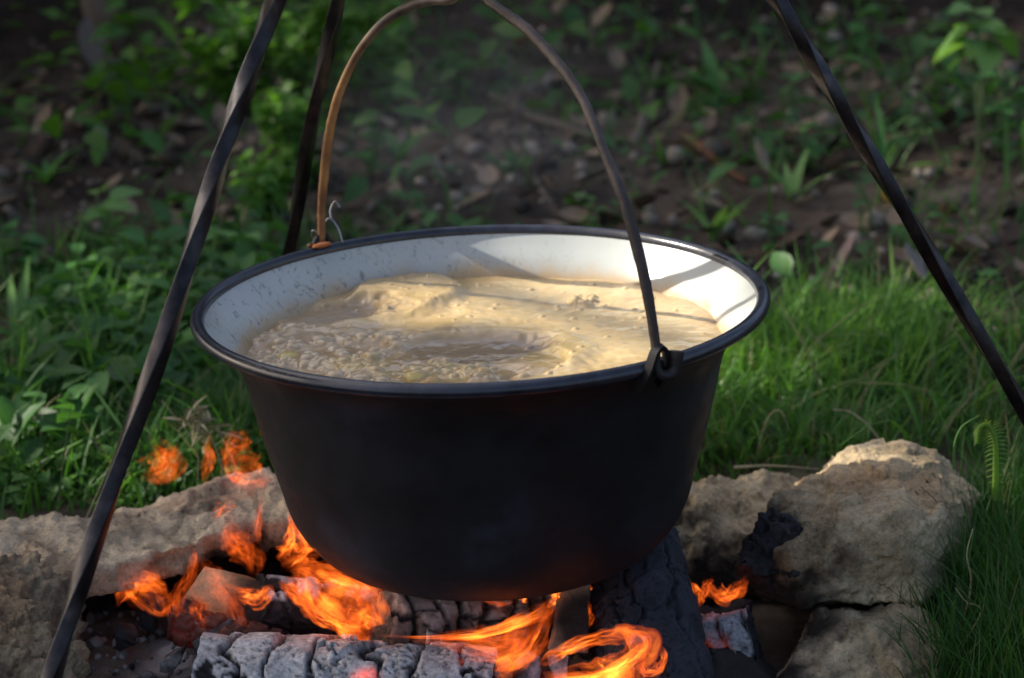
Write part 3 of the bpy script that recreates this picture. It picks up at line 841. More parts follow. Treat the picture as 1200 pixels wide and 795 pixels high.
def log(name, A, B, r, seed, label, flat=1.0, block=(0.024, 0.03), crack=0.0045, ash=0.6, under=None, cwid=1.0, black=(0.012, 0.0115, 0.013), ashc=(0.58, 0.575, 0.58),
        glow=None, rough_amp=0.13, group='burning logs', long_cracks=False, split=None, cat='log'):
    A, B = np.array(A), np.array(B)
    ax = B - A; L = np.linalg.norm(ax); ax /= L
    u = np.cross(ax, (0, 0, 1)); u /= np.linalg.norm(u); v = np.cross(u, ax)
    ns, nf = max(20, int(L / 0.0018)), max(40, int(2 * PI * r / 0.0018))
    S_, PH_ = np.meshgrid(np.linspace(0, L, ns), np.linspace(0, 2 * PI, nf, endpoint=False), indexing='ij')
    S1, P1 = S_.ravel(), PH_.ravel()
    circ = np.stack([np.cos(P1) * r, np.sin(P1) * r, S1], 1)
    wob = np.stack([fbm(circ, 30, 4, seed + k) for k in range(3)], 1)
    ls_, lp_ = (block[1] * 6, block[1]) if long_cracks else block
    s_c = S1 / ls_ + 0.5 * wob[:, 0] + 0.8 * fbm(circ, 12, 2, seed + 60) + 0.35 * np.sin(P1 * 2 + seed)* 0.4
    seg = np.floor(s_c)
    hs = _hash(seg.astype(np.int64), np.full(len(seg), 3, np.int64), np.full(len(seg), 5, np.int64), seed)
    wid_ = 0.5 + 0.9 * hs                      # each ring of bark splits into its own number of blocks
    p_c = P1 * r / lp_ * wid_ + 7 * hs + 0.5 * wob[:, 1]
    pg = np.floor(p_c)
    cid = _hash(seg.astype(np.int64), pg.astype(np.int64), np.full(len(seg), 9, np.int64), seed + 1)
    fs, fp_ = s_c - seg, p_c - pg
    gs = np.minimum(fs, 1 - fs) * ls_
    gp_ = np.minimum(fp_, 1 - fp_) * lp_ / wid_
    gp_ = gp_ + 0.004 * (hs > 0.8)
    cw = 0.0012 * cwid * (1 + 0.8 * wob[:, 2])
    gap = np.minimum(gs, gp_ * 1.25 + 0.0003)
    cr_ = np.maximum(1 - sstep(0.3, 1.6, gap / np.maximum(cw, 0.0004)), 0)
    f1_, f2_, ci_ = worley(circ * 105 + 0.5 * wob, seed + 70)
    sm_ = (1 - sstep(0.01, 0.07, f2_ - f1_)) * (ci_ > 0.5)
    cr_ = np.maximum(cr_, 0.22 * sm_)
    roundd = 0.0007 * (1 - sstep(0.0, 0.006, gap)) - facets(circ, 38, seed + 50) * 0.0030
    rr = r * (1 + rough_amp * fbm(circ, 16, 4, seed + 4)) - crack * cr_ - roundd + (cid - 0.5) * crack * 0.8 + fbm(circ, 120, 4, seed + 6, 0.6) * 0.0007
    if split is not None:                       # a flat split face: cut the round section with a plane
        for ang, dist in split:
            dd = np.cos(P1 - ang)
            lim = np.where(dd > 0.05, dist * r / np.maximum(dd, 0.05), 9)
            rr = np.minimum(rr, lim + (rr - r) * 0.6)
    W_ = A + ax * S1[:, None] + (u * (np.cos(P1) * rr)[:, None] + v * (np.sin(P1) * rr * flat)[:, None])
    endw = np.minimum(S1, L - S1)
    W_ = W_ + ax * (fbm(circ, 60, 3, seed + 8) * 0.004 * (endw < 0.004))[:, None]
    up = np.sin(P1)
    nse = fbm(circ, 38, 4, seed + 5)
    flk = fbm(circ, 95, 3, seed + 11)
    am = sstep(-0.04, 0.12, up - (1 - ash * 1.6) + 0.9 * nse + 0.5 * flk + 0.5 * (cid - 0.5)) * (1 - 0.95 * cr_)
    W_ = W_ + (u * (np.cos(P1))[:, None] + v * (np.sin(P1))[:, None]) * (am * 0.0013)[:, None]
    face = mixc(black, np.array(black) * 2.6, sstep(0.2, 0.7, nse * 0.5 + 0.5)) if under is None else mixc(np.array(under) * 0.6, under, sstep(0.3, 0.7, nse * 0.5 + 0.5))
    face = mixc(face, np.tile(black, (len(face), 1)), cr_)
    face = mixc(face, np.tile(np.array(black) * 0.5, (len(face), 1)), 0.8 * sm_)
    am = am * (1 - 0.6 * sm_)
    c = mixc(face, mixc(np.array(ashc) * 0.72, ashc, sstep(0.3, 0.7, fbm(circ, 90, 3, seed + 7) * 0.5 + 0.5)), am)
    i, k = np.meshgrid(np.arange(ns - 1), np.arange(nf), indexing='ij')
    F = np.stack([i * nf + k, i * nf + (k + 1) % nf, (i + 1) * nf + (k + 1) % nf, (i + 1) * nf + k], -1).reshape(-1, 4)[:, ::-1]
    root = empty(name, tuple((A + B) / 2), label=label, cat=cat, group=group)
    at = {'col': c}
    if glow is not None:
        g = np.zeros(len(W_))
        for (gp, gr, gs) in glow:
            d = np.linalg.norm(W_ - np.array(gp), axis=1) / gr + 0.3 * nse
            g = np.maximum(g, gs * (1 - sstep(0.5, 1.1, d)) * (0.35 + 0.65 * cr_))
        at['glow'] = g
    mid = (A + B) / 2
    obj('charred_bark', make_mesh('charred_bark', W_ - mid, F, M_EMBER if glow is not None else M_CHAR, True, at), root)
    # end faces
    for e_, idx, sgn in ((A, 0, -1), (B, ns - 1, 1)):
        ring = W_[idx * nf:(idx + 1) * nf]
        cen = ring.mean(0)
        K = 9
        fr = np.linspace(1, 0.02, K)
        EV = np.concatenate([cen + (ring - cen) * f_ for f_ in fr])
        flo = np.repeat(fr, nf); ang = np.tile(np.linspace(0, 2 * PI, nf, endpoint=False), K)
        ep = np.stack([np.cos(ang) * flo * r, np.sin(ang) * flo * r, np.zeros(len(flo))], 1)
        e1, e2, ec = worley(ep / 0.012, seed + 40)
        EV = EV + ax * sgn * ((0.002 * (1 - flo) - 0.003 * (1 - sstep(0, .2, e2 - e1)) * (1 - flo ** 6)))[:, None]
        i, k = np.meshgrid(np.arange(K - 1), np.arange(nf), indexing='ij')
        EF = np.stack([i * nf + k, i * nf + (k + 1) % nf, (i + 1) * nf + (k + 1) % nf, (i + 1) * nf + k], -1).reshape(-1, 4)
        if sgn > 0: EF = EF[:, ::-1]
        EF = EF[:, ::-1]
        ecol = mixc(black, np.array(black) * 2.2, ec)
        if under is not None: ecol = mixc(np.array(under) * 0.25, np.array(under) * 0.7, ec)
        obj('log_end', make_mesh('log_end', EV - mid, EF, M_CHAR, True, {'col': ecol}), root)
    return root

log('charred_log', Y(236, 796, -.10), Y(580, 814, -.12), 0.040, 301, 'charred log topped with pale grey ash across the front of the fire', 0.85, (0.032, 0.12), 0.0065, 0.43, cwid=1.4,
    glow=[(Y(430, 795, -.15), 0.018, 1.6)])
log('charred_log', Y(447, 735, -.035), Y(662, 722, .02), 0.028, 311, 'log charred into brown grey blocks under the middle of the cauldron', 1.0, (0.019, 0.03), 0.006, 0.3, cwid=1.9,
    under=(0.24, 0.2, 0.16), ashc=(0.4, 0.37, 0.33))
log('charred_log', Y(775, 845, -.14), Y(735, 640, .03), 0.043, 321, 'thick blue black charred log slanting under the right of the cauldron', 0.9, (0.05, 0.028), 0.006, -0.35, long_cracks=True,
    ashc=(0.2, 0.2, 0.21), black=(0.012, 0.013, 0.017))
log('charred_log', Y(800, 768, -.02), Y(886, 752, -.03), 0.026, 331, 'short burnt log with cracked grey end and red glow beside the boulder', 1.05, (0.015, 0.017), 0.0045, 0.75, ashc=(0.42, 0.42, 0.44),
    glow=[(Y(828, 765, -.05), 0.022, 0.13), (Y(842, 785, -.05), 0.015, 0.13)])
log('charred_log', Y(206, 728, -.02), Y(322, 762, -.05), 0.017, 341, 'thin reddish log under the pale split block at left', 1.0, (0.022, 0.016), 0.003, -0.35, under=(0.11, 0.055, 0.045),
    glow=[(Y(235, 738, -.04), 0.03, 0.035)])
log('charred_log', Y(300, 712, -.0), Y(445, 735, .03), 0.03, 351, 'black log hidden in the flames at the left foot of the cauldron', 0.9, (0.03, 0.03), 0.005, 0.03)

def wood_block(name, pts, seed, label, c1, c2, char_at, grain, group='burning logs', edge=0.0028):
    bm = bmesh.new()
    for p in pts: bm.verts.new(p)
    r = bmesh.ops.convex_hull(bm, input=bm.verts)
    bmesh.ops.delete(bm, geom=list({g for g in r['geom_interior'] + r['geom_unused'] if isinstance(g, bmesh.types.BMVert)}), context='VERTS')
    refine(bm, edge)
    V, N, F = bm_arrays(bm); bm.free()
    g = np.array(grain); g = g / np.linalg.norm(g)
    G = V - np.outer(V @ g, g) * 0.9
    n = fbm(G, 90, 4, seed)
    V2 = V + N * (n * 0.0016 + fbm(V, 20, 3, seed + 1) * 0.003)[:, None]
    c = mixc(c1, c2, sstep(0.25, 0.75, n * 0.5 + 0.5))
    for p, r_ in char_at:
        d = np.linalg.norm(V2 - np.array(p), axis=1) / r_ + 0.35 * fbm(V, 45, 3, seed + 2)
        c = mixc(c, np.tile((0.014, 0.012, 0.011), (len(c), 1)), 0.95 * (1 - sstep(0.65, 1.15, d)))
    return tag(obj(name, make_mesh(name, V2, F, M_CHAR, True, {'col': c})), label, 'firewood', group)
wood_block('split_wood', [Y(240, 664, .0), Y(318, 690, -.005), Y(306, 742, -.025), Y(204, 716, -.02), Y(252, 672, .05), Y(345, 694, .055), Y(338, 740, .05), Y(222, 712, .05)], 361,
           'pale split firewood block among flames left of the cauldron', (0.36, 0.25, 0.13), (0.52, 0.39, 0.22),
           [(Y(318, 722, -.01), 0.045), (Y(300, 745, -.02), 0.03), (Y(215, 722, -.02), 0.018)], np.array(Y(318, 690, -.005)) - np.array(Y(240, 664, 0)))
wood_block('split_wood', [Y(652, 688, -.055), Y(690, 680, -.05), Y(688, 765, -.1), Y(643, 762, -.1), Y(660, 688, -.02), Y(694, 684, -.02), Y(694, 760, -.05), Y(650, 758, -.05)], 371,
           'upright brown stick of wood under the cauldron behind the flames', (0.13, 0.1, 0.065), (0.22, 0.18, 0.12),
           [(Y(685, 730, -.08), 0.03)], (0, -.5, 1))
# charcoal lumps
G_CH = 'charcoal lumps in the ash'
lr = np.random.default_rng(91)
def lump_at(px, py, y, r, label, grey=0.05, ashy=False):
    c_ = np.array(Y(px, py, y))
    pts = [c_ + r * np.array(d) * lr.uniform(0.7, 1.15) for d in lr.normal(size=(12, 3)) / 1.5]
    o = dark_lump('charcoal_lump', pts, int(lr.integers(900)), label, 0.0032, (r * .18, r * .06), grey, group=G_CH)
    return o
lump_at(170, 722, 0.0, 0.02, 'black charcoal lump left of the pale split block', 0.06)
lump_at(150, 745, -0.02, 0.012, 'small charcoal lump resting on the brown ash by the tripod leg', 0.1)
lump_at(250, 762, -0.05, 0.014, 'dark charcoal lump just behind the ashy front log', 0.12)
lump_at(205, 775, -0.07, 0.013, 'grey charcoal lump at the left end of the front log', 0.28)
lump_at(330, 703, 0.03, 0.02, 'black charcoal lump between split block and cauldron flames', 0.03)
lump_at(540, 776, -0.10, 0.016, 'pale ash coated lump at the middle of the bottom edge', 0.5)
lump_at(510, 765, -0.10, 0.015, 'crumbled ash grey lump on top of the front log', 0.5)
lump_at(612, 788, -0.11, 0.013, 'small pale grey lump under the long flame', 0.45)
lump_at(655, 785, -0.11, 0.012, 'pale ash lump left of the brightest flame', 0.5)
lump_at(575, 790, -0.12, 0.013, 'dark grey lump under the long flame beside the front log', 0.2)
lump_at(860, 720, 0.03, 0.016, 'black charcoal lump behind the short cracked log', 0.04)
lump_at(800, 712, 0.04, 0.016, 'black charcoal lump under the little flame by the boulder', 0.04)

# ash crumbs and char bits, joined
bm = bmesh.new(); bmesh.ops.create_icosphere(bm, subdivisions=1, radius=1)
ICO_V, ICO_N, ICO_F = bm_arrays(bm); bm.free()
ICO_V = ICO_V * (1 + 0.3 * fbm(ICO_V, 1.4, 2, 3))[:, None]
n_ = 1500
cx = RNG.uniform(-0.4, 0.17, n_); cy = RNG.uniform(-0.2, 0.1, n_)
sc_ = np.minimum(0.009, 0.0018 + RNG.exponential(0.0016, n_))
ixx = np.clip(((cx + 0.5) / 0.0032).astype(int), 0, na - 1); iyy = np.clip(((cy + 0.34) / 0.0032).astype(int), 0, nb - 1)
sc_ = np.where(cx > 0.1, np.minimum(sc_, 0.0035), sc_)
cz = AZ.reshape(na, nb)[ixx, iyy] + sc_ * 0.3
V, F = scatter(ICO_V, ICO_F, np.stack([cx, cy, cz], 1), rand_rot(n_, RNG), sc_[:, None] * RNG.uniform(0.6, 1.2, (n_, 3)))
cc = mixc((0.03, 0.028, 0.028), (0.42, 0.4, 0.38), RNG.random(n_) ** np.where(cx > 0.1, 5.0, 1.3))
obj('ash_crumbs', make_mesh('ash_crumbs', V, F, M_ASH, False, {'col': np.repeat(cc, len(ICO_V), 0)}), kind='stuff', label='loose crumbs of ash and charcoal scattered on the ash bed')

# ------------------------------------------------------------------ flames
def mat_flame():
    t = NT('flame')
    uv = t.attr('fuv', 'Vector')
    mp = t.n('ShaderNodeMapping'); t.l(uv, mp.inputs[0]); mp.inputs['Scale'].default_value = (1.5, 3.4, 1.0)
    n = t.noise(mp.outputs[0], 1.5, 3, 0.5, 1.0)
    lw = t.n('ShaderNodeLayerWeight'); lw.inputs[0].default_value = 0.5
    rim = t.math('ADD', t.math('POWER', t.math('SUBTRACT', 1.0, lw.outputs['Facing']), 1.7), t.math('MULTIPLY', t.math('POWER', lw.outputs['Facing'], 3.0), 0.06))
    k = t.math('MULTIPLY', rim, t.ramp(n, [(0.36, 0.0), (0.52, 0.36), (0.72, 1.45)]))
    k = t.math('MULTIPLY', k, t.math('MULTIPLY', t.attr('flameheat', 'Fac'), 0.9))
    col = t.ramp(k, [(0.0, (1, 0.11, 0.012)), (0.35, (1, 0.20, 0.018)), (1.0, (1, 0.36, 0.04))])
    e = t.n('ShaderNodeEmission'); t.l(col, e.inputs[0]); t.l(k, e.inputs[1])
    tr = t.n('ShaderNodeBsdfTransparent')
    ad = t.n('ShaderNodeAddShader'); t.l(tr.outputs[0], ad.inputs[0]); t.l(e.outputs[0], ad.inputs[1])
    return t.done(ad.outputs[0])
M_FLAME = mat_flame()

def flame(label, tongues, seed):
    """tongues: (list of (px, py, width px), depth y, heat); each a closed lens section swept along a wavering spine"""
    VV, FF, HH, UU = [], [], [], []
    base = 0
    rs = np.random.default_rng(seed)
    jobs = []
    for pts, y, heat in tongues:
        jobs.append((catmull(np.array(pts, dtype=float) * np.array([1, 1, 1.45]), 60), y, heat * 0.55, 1.0))
        for q_ in range(4):                     # thinner filaments drifting within the tongue
            c = catmull(np.array(pts, dtype=float), 60)
            a0, a1 = rs.uniform(0, 0.3), rs.uniform(0.7, 1.0)
            c = catmull(c[int(a0 * 59):int(a1 * 59) + 1:3], 60)
            t_ = np.gradient(c[:, :2], axis=0); t_ /= np.linalg.norm(t_, axis=1)[:, None] + 1e-9
            o_ = rs.uniform(-0.36, 0.36) + 0.12 * np.sin(np.linspace(0, 7, 60) + rs.uniform(0, 6))
            c[:, 0] += -t_[:, 1] * c[:, 2] * o_; c[:, 1] += t_[:, 0] * c[:, 2] * o_
            c[:, 2] *= rs.uniform(0.18, 0.5)
            jobs.append((c, y + rs.uniform(-0.006, 0.006), heat * rs.uniform(0.2, 0.7), 0.6))
    for c, y, heat, wv in jobs:
        n = len(c); m = 14
        W_ = np.maximum(c[:, 2], 0.6) * px_size(y) * 0.5
        ph = rs.uniform(0, 6)
        ys = y + 0.010 * np.sin(np.linspace(0, 5, n) + ph)
        P_ = np.array([at_y(a, b, yy) for (a, b, _), yy in zip(c, ys)])
        T_ = np.gradient(P_, axis=0); T_ /= np.linalg.norm(T_, axis=1)[:, None]
        side = np.cross(T_, np.array([0, 1.0, 0])); side /= np.linalg.norm(side, axis=1)[:, None]
        dep = np.cross(side, T_)
        tt = np.linspace(0, 1, n)
        rag = [1 + 0.6 * fbm(np.stack([tt * 5, np.full(n, ph + 9 * e_), np.zeros(n)], 1), 1.6, 3, seed + e_) for e_ in (0, 1)]
        for i in range(n):
            roll_ = 0.8 * math.sin(tt[i] * 6 + ph)
            for k in range(m):
                an = 2 * PI * k / m
                ca_ = math.cos(an)
                a = ca_ * W_[i] * (rag[0][i] if ca_ > 0 else rag[1][i])
                b = math.sin(an) * (0.40 * W_[i] + 0.0006)
                b += 0.5 * a * math.sin(roll_)
                VV.append(P_[i] + side[i] * a + dep[i] * b)
                HH.append(heat * min(1, tt[i] / 0.2) ** 1.2 * min(1, (1 - tt[i]) / 0.4) ** 1.1)
                UU.append((tt[i] * 2.2 * wv + ph, abs(an / PI - 1) * 0.6 * wv + ph, seed * 0.37))
        for i in range(n - 1):
            for k in range(m):
                FF.append((base + i * m + k, base + i * m + (k + 1) % m, base + (i + 1) * m + (k + 1) % m, base + (i + 1) * m + k))
        FF.append(tuple(base + k for k in range(m))[::-1]); FF.append(tuple(base + (n - 1) * m + k for k in range(m)))
        base += n * m
    V = np.array(VV)
    me = make_mesh('flame', V, FF, M_FLAME, True, {'flameheat': np.array(HH)})
    at = me.attributes.new('fuv', 'FLOAT_VECTOR', 'POINT'); at.data.foreach_set('vector', np.array(UU, dtype=np.float32).ravel())
    return tag(obj('flame', me), label, 'flame', 'flames of the fire')

flame('curling small flame at the far left against the dark hollow',
      [([(205, 700, 8), (190, 708, 26), (168, 700, 30), (150, 690, 22), (141, 702, 10), (138, 712, 3)], 0.0, 0.8), ([(200, 705, 8), (178, 685, 18), (160, 682, 12), (150, 688, 4)], 0.01, 0.7),
       ([(205, 700, 6), (222, 675, 10), (228, 650, 6), (226, 640, 2)], 0.0, 0.4)], 1)
flame('thin veil of fire licking over the pale split block',
      [([(285, 745, 16), (268, 715, 34), (248, 690, 40), (236, 668, 22), (230, 650, 5)], -0.045, 0.28), ([(215, 735, 8), (205, 715, 18), (212, 690, 14), (228, 668, 4)], -0.04, 0.35),
       ([(240, 740, 6), (232, 715, 12), (236, 695, 6)], -0.045, 0.35)], 2)
flame('bright flame lapping the right edge of the split block',
      [([(275, 700, 4), (290, 704, 14), (302, 702, 18), (314, 692, 10), (320, 684, 3)], -0.035, 1.3), ([(262, 685, 3), (285, 692, 9), (310, 694, 6)], -0.03, 0.7)], 3)
flame('big mass of fire sweeping up the lower left of the cauldron',
      [([(440, 742, 20), (425, 718, 50), (400, 690, 54), (370, 672, 40), (345, 664, 22), (330, 668, 6)], -0.07, 0.85),
       ([(437, 735, 14), (412, 735, 36), (392, 722, 30), (368, 706, 22), (345, 690, 18), (326, 680, 5)], -0.09, 1.0),
       ([(440, 705, 18), (420, 695, 26), (395, 685, 26), (370, 675, 14), (350, 668, 3)], -0.05, 0.9),
       ([(395, 735, 10), (375, 725, 16), (355, 705, 16), (338, 690, 10), (325, 683, 3)], -0.095, 1.1),
       ([(438, 745, 10), (425, 735, 34), (430, 715, 26), (436, 700, 8)], -0.08, 0.9)], 4)
flame('upright tongue of fire against the left wall of the cauldron',
      [([(338, 664, 10), (345, 650, 28), (346, 632, 24), (342, 612, 10), (338, 598, 2)], -0.02, 1.0), ([(362, 650, 6), (352, 640, 18), (345, 622, 10), (340, 606, 2)], -0.03, 0.9)], 5)
flame('faint red flame rising in front of the stone slab',
      [([(300, 678, 6), (292, 655, 24), (278, 635, 26), (268, 620, 16), (260, 608, 3)], 0.03, 0.42), ([(300, 640, 6), (302, 615, 10), (306, 590, 6), (308, 580, 2)], 0.04, 0.35),
       ([(292, 660, 6), (285, 640, 14), (270, 628, 10), (262, 622, 2)], 0.02, 0.5), ([(250, 605, 3), (258, 598, 14), (266, 590, 10), (262, 584, 2)], 0.06, 0.6)], 6)
flame('orange flame torn loose behind the left of the cauldron',
      [([(320, 556, 10), (302, 560, 32), (286, 554, 36), (276, 538, 26), (282, 520, 18), (290, 505, 4)], 0.12, 0.62), ([(268, 545, 4), (268, 528, 14), (278, 514, 20), (286, 502, 4)], 0.13, 0.6),
       ([(300, 570, 6), (285, 570, 18), (274, 562, 10), (270, 550, 3)], 0.12, 0.5), ([(316, 520, 4), (308, 505, 6), (302, 495, 2)], 0.14, 0.6)], 7)
flame('small detached orange flame nearest the tripod leg',
      [([(166, 556, 6), (182, 556, 20), (192, 542, 30), (190, 525, 22), (180, 516, 5)], 0.13, 0.5), ([(210, 520, 3), (200, 532, 14), (190, 546, 18), (172, 552, 4)], 0.12, 0.45)], 8)
flame('wispy flame between the two detached flames',
      [([(240, 572, 3), (240, 556, 8), (244, 540, 12), (242, 520, 10), (248, 504, 2)], 0.13, 0.4)], 9)
flame('long thin flame curving under the cauldron',
      [([(438, 745, 2), (490, 747, 4), (540, 746, 6), (580, 740, 9), (612, 728, 12), (638, 714, 14), (646, 700, 6)], -0.14, 1.25),
       ([(470, 748, 4), (540, 752, 20), (585, 755, 30), (620, 745, 40), (640, 725, 30), (648, 705, 10)], -0.135, 0.4),
       ([(520, 774, 4), (550, 778, 16), (585, 776, 18), (612, 765, 24), (628, 745, 24), (642, 722, 14), (650, 704, 3)], -0.13, 0.85),
       ([(560, 788, 6), (590, 784, 16), (615, 768, 20), (632, 745, 12)], -0.125, 0.5)], 10)
flame('brightest yellow orange flame at the bottom under the cauldron',
      [([(630, 790, 6), (680, 796, 24), (715, 788, 36), (740, 770, 34), (752, 752, 26), (735, 742, 14), (720, 744, 4)], -0.15, 1.5),
       ([(628, 780, 4), (650, 768, 12), (680, 752, 14), (710, 745, 18), (738, 746, 22), (756, 758, 10)], -0.155, 1.25),
       ([(640, 800, 20), (690, 800, 30), (730, 795, 26), (755, 780, 12)], -0.145, 1.3),
       ([(775, 755, 3), (778, 770, 8), (770, 785, 12), (756, 788, 10), (752, 775, 8), (762, 762, 3)], -0.15, 1.0)], 11)
flame('two horned little flame in front of the boulder',
      [([(800, 700, 4), (798, 690, 12), (800, 680, 14), (796, 668, 4)], 0.0, 1.1), ([(800, 680, 6), (812, 690, 10), (818, 704, 3)], -0.005, 0.9),
       ([(818, 712, 3), (824, 696, 8), (830, 684, 10), (836, 676, 3)], 0.0, 0.9), ([(826, 680, 6), (840, 698, 14), (856, 696, 16), (868, 684, 12), (872, 674, 3)], -0.005, 1.15)], 12)
flame('glint of fire under the middle of the cauldron base',
      [([(640, 712, 3), (648, 704, 10), (653, 697, 12), (658, 690, 3)], -0.05, 1.8), ([(606, 696, 2), (613, 702, 6), (618, 707, 2)], -0.04, 1.6), ([(560, 702, 2), (585, 708, 5), (608, 704, 2)], -0.03, 0.5)], 13)
flame('small red wisp in the gap right of the upright stick',
      [([(688, 740, 3), (692, 725, 6), (690, 712, 6), (686, 700, 3)], -0.06, 0.55), ([(690, 694, 2), (694, 688, 5), (698, 682, 2)], -0.03, 1.6)], 14)

# ------------------------------------------------------------------ grass and ground cover
def blades(n, xy, h, wd, lean, curl, col, rng, seg=4):
    x, y = xy
    z0 = gz(x, y)
    az = rng.uniform(0, 2 * PI, n)
    d = np.stack([np.cos(az), np.sin(az), np.zeros(n)], 1)
    sd_az = az + PI / 2 + rng.normal(0, 0.5, n)
    sd = np.stack([np.cos(sd_az), np.sin(sd_az), np.zeros(n)], 1)
    base = np.stack([x, y, z0 - 0.004], 1)
    V = np.zeros((n, seg * 2 + 1, 3)); Cc = np.zeros((n, seg * 2 + 1, 3))
    for i in range(seg + 1):
        t = i / seg
        p = base + d * (h * (lean * t + curl * t * t))[:, None]
        p[:, 2] += h * t * (1 - 0.45 * np.minimum(curl, 1.3) * t)
        w = wd * (1 - t ** 1.6) * (0.75 + 0.5 * t)
        shade = np.ones(n)
        if i < seg:
            V[:, 2 * i] = p - sd * w[:, None]; V[:, 2 * i + 1] = p + sd * w[:, None]
            Cc[:, 2 * i] = Cc[:, 2 * i + 1] = col
        else:
            V[:, 2 * seg] = p; Cc[:, 2 * seg] = col
    m = seg * 2 + 1
    f = []
    for i in range(seg - 1):
        f += [(2 * i, 2 * i + 1, 2 * i + 3), (2 * i, 2 * i + 3, 2 * i + 2)]
    f.append((2 * seg - 2, 2 * seg - 1, 2 * seg))
    F = (np.array(f)[None] + (np.arange(n) * m)[:, None, None]).reshape(-1, 3)
    return V.reshape(-1, 3), F, Cc.reshape(-1, 3)

def join(parts):
    VV, FF, CC, b = [], [], [], 0
    for v, f, c in parts:
        VV.append(v); FF.append(f + b); CC.append(c); b += len(v)
    return np.concatenate(VV), np.concatenate(FF), np.concatenate(CC)

def grass_patch(n, cx, cy, sx, sy, h, wd, g1, g2, rng, lean=(0.05, 0.5), curl=(0, 0.9), dry=0.04, clump=0.0, avoid=None):
    x = rng.normal(cx, sx, n * 2); y = rng.normal(cy, sy, n * 2)
    keep = np.ones(len(x), bool)
    if clump:
        keep &= (fbm(np.stack([x, y, 0 * x], 1), 7, 3, 71) + rng.normal(0, 0.25, len(x))) > clump - 0.5
    keep &= np.hypot((x + 0.0) / 0.5, (y + 0.02) / 0.34) > 1.0
    if avoid is not None: keep &= ~avoid(x, y)
    x, y = x[keep][:n], y[keep][:n]; n = len(x)
    hh = h * rng.uniform(0.45, 1.25, n)
    c = mixc(g1, g2, rng.random(n))
    dm = rng.random(n) < dry
    c[dm] = mixc((0.3, 0.27, 0.14), (0.2, 0.19, 0.08), rng.random(dm.sum()))
    return blades(n, (x, y), hh, wd * rng.uniform(0.6, 1.3, n), rng.uniform(*lean, n), rng.uniform(*curl, n), c, rng)

GD, GB, GL = (0.036, 0.105, 0.026), (0.072, 0.19, 0.04), (0.12, 0.28, 0.05)
r1 = np.random.default_rng(101)
near_stone = lambda x, y: (x > 0.1) & (x < 0.47) & (y < 0.3)
slab_av = lambda x, y: (x < -0.08) & (y < 0.23)
GY_ = (0.16, 0.33, 0.05)
parts = [
    grass_patch(1350, 0.32, 0.58, 0.09, 0.07, 0.085, 0.0022, GL, GY_, r1, dry=0.02, avoid=near_stone, clump=0.35),
    grass_patch(900, 0.42, 0.64, 0.08, 0.07, 0.09, 0.0026, GB, GY_, r1, dry=0.05, avoid=near_stone, clump=0.4),
    grass_patch(1000, 0.24, 0.44, 0.14, 0.07, 0.07, 0.0018, GB, GL, r1, avoid=near_stone, clump=0.25),
    grass_patch(800, 0.52, 0.42, 0.1, 0.1, 0.06, 0.0017, GD, GB, r1, dry=0.12, avoid=near_stone, clump=0.45),
    grass_patch(1100, 0.24, 0.35, 0.11, 0.03, 0.05, 0.0016, GB, GL, r1, dry=0.12, avoid=lambda x, y: (y < 0.29)),
    grass_patch(170, 0.3, 0.5, 0.14, 0.1, 0.13, 0.0026, GB, GY_, r1, dry=0.3, avoid=near_stone, lean=(0.1, 0.7), curl=(0.2, 1.3)),
    grass_patch(260, 0.62, 0.85, 0.16, 0.2, 0.07, 0.0028, GD, GB, r1, dry=0.15, clump=0.6),
    grass_patch(3600, -0.45, 0.38, 0.2, 0.07, 0.05, 0.0016, GB, GL, r1, dry=0.05, avoid=slab_av, clump=0.25),
    grass_patch(2200, -0.22, 0.42, 0.08, 0.08, 0.075, 0.0016, GD, GB, r1, dry=0.1, avoid=slab_av),
    grass_patch(1000, -0.58, 0.7, 0.2, 0.2, 0.11, 0.0034, GB, GL, r1, clump=0.45),
    grass_patch(900, -0.4, 0.9, 0.2, 0.2, 0.08, 0.003, GD, GB, r1, clump=0.5),
    grass_patch(500, 0.0, 0.75, 0.3, 0.15, 0.05, 0.002, GD, GB, r1),
    grass_patch(350, -0.1, 2.4, 0.9, 0.5, 0.12, 0.004, GD, GB, r1, clump=0.55),
    grass_patch(420, 0.75, 1.5, 0.35, 0.4, 0.11, 0.0036, GD, GL, r1, clump=0.55),
]
V, F, C_ = join(parts)
obj('grass', make_mesh('grass', V, F, M_STUFFLEAF, True, {'col': C_}), kind='stuff', label='soft green grass growing behind the ring of stones')
# tall dense tuft in the right foreground
def tuft_region(n, cx, cy, sx, sy, h, rng):
    x = rng.normal(cx, sx, n); y = rng.normal(cy, sy, n)
    c = mixc(GD, GB, rng.random(n)); dm = rng.random(n) < 0.03
    c[dm] = (0.28, 0.25, 0.13)
    return blades(n, (x, y), h * rng.uniform(0.4, 1.2, n), 0.0009 * rng.uniform(0.6, 1.5, n), rng.uniform(0.0, 0.35, n), rng.uniform(0, 0.55, n), c, rng, 5)
parts = [tuft_region(1500, 0.415, 0.03, 0.026, 0.05, 0.115, r1), tuft_region(1200, 0.395, -0.08, 0.03, 0.04, 0.095, r1), tuft_region(900, 0.475, 0.13, 0.025, 0.05, 0.085, r1)]
V, F, C_ = join(parts)
tag(obj('tall_grass', make_mesh('tall_grass', V, F, M_STUFFLEAF, True, {'col': C_})), 'tall fine grass tuft crowding the right side of the big boulder', 'grass', None, 'stuff')

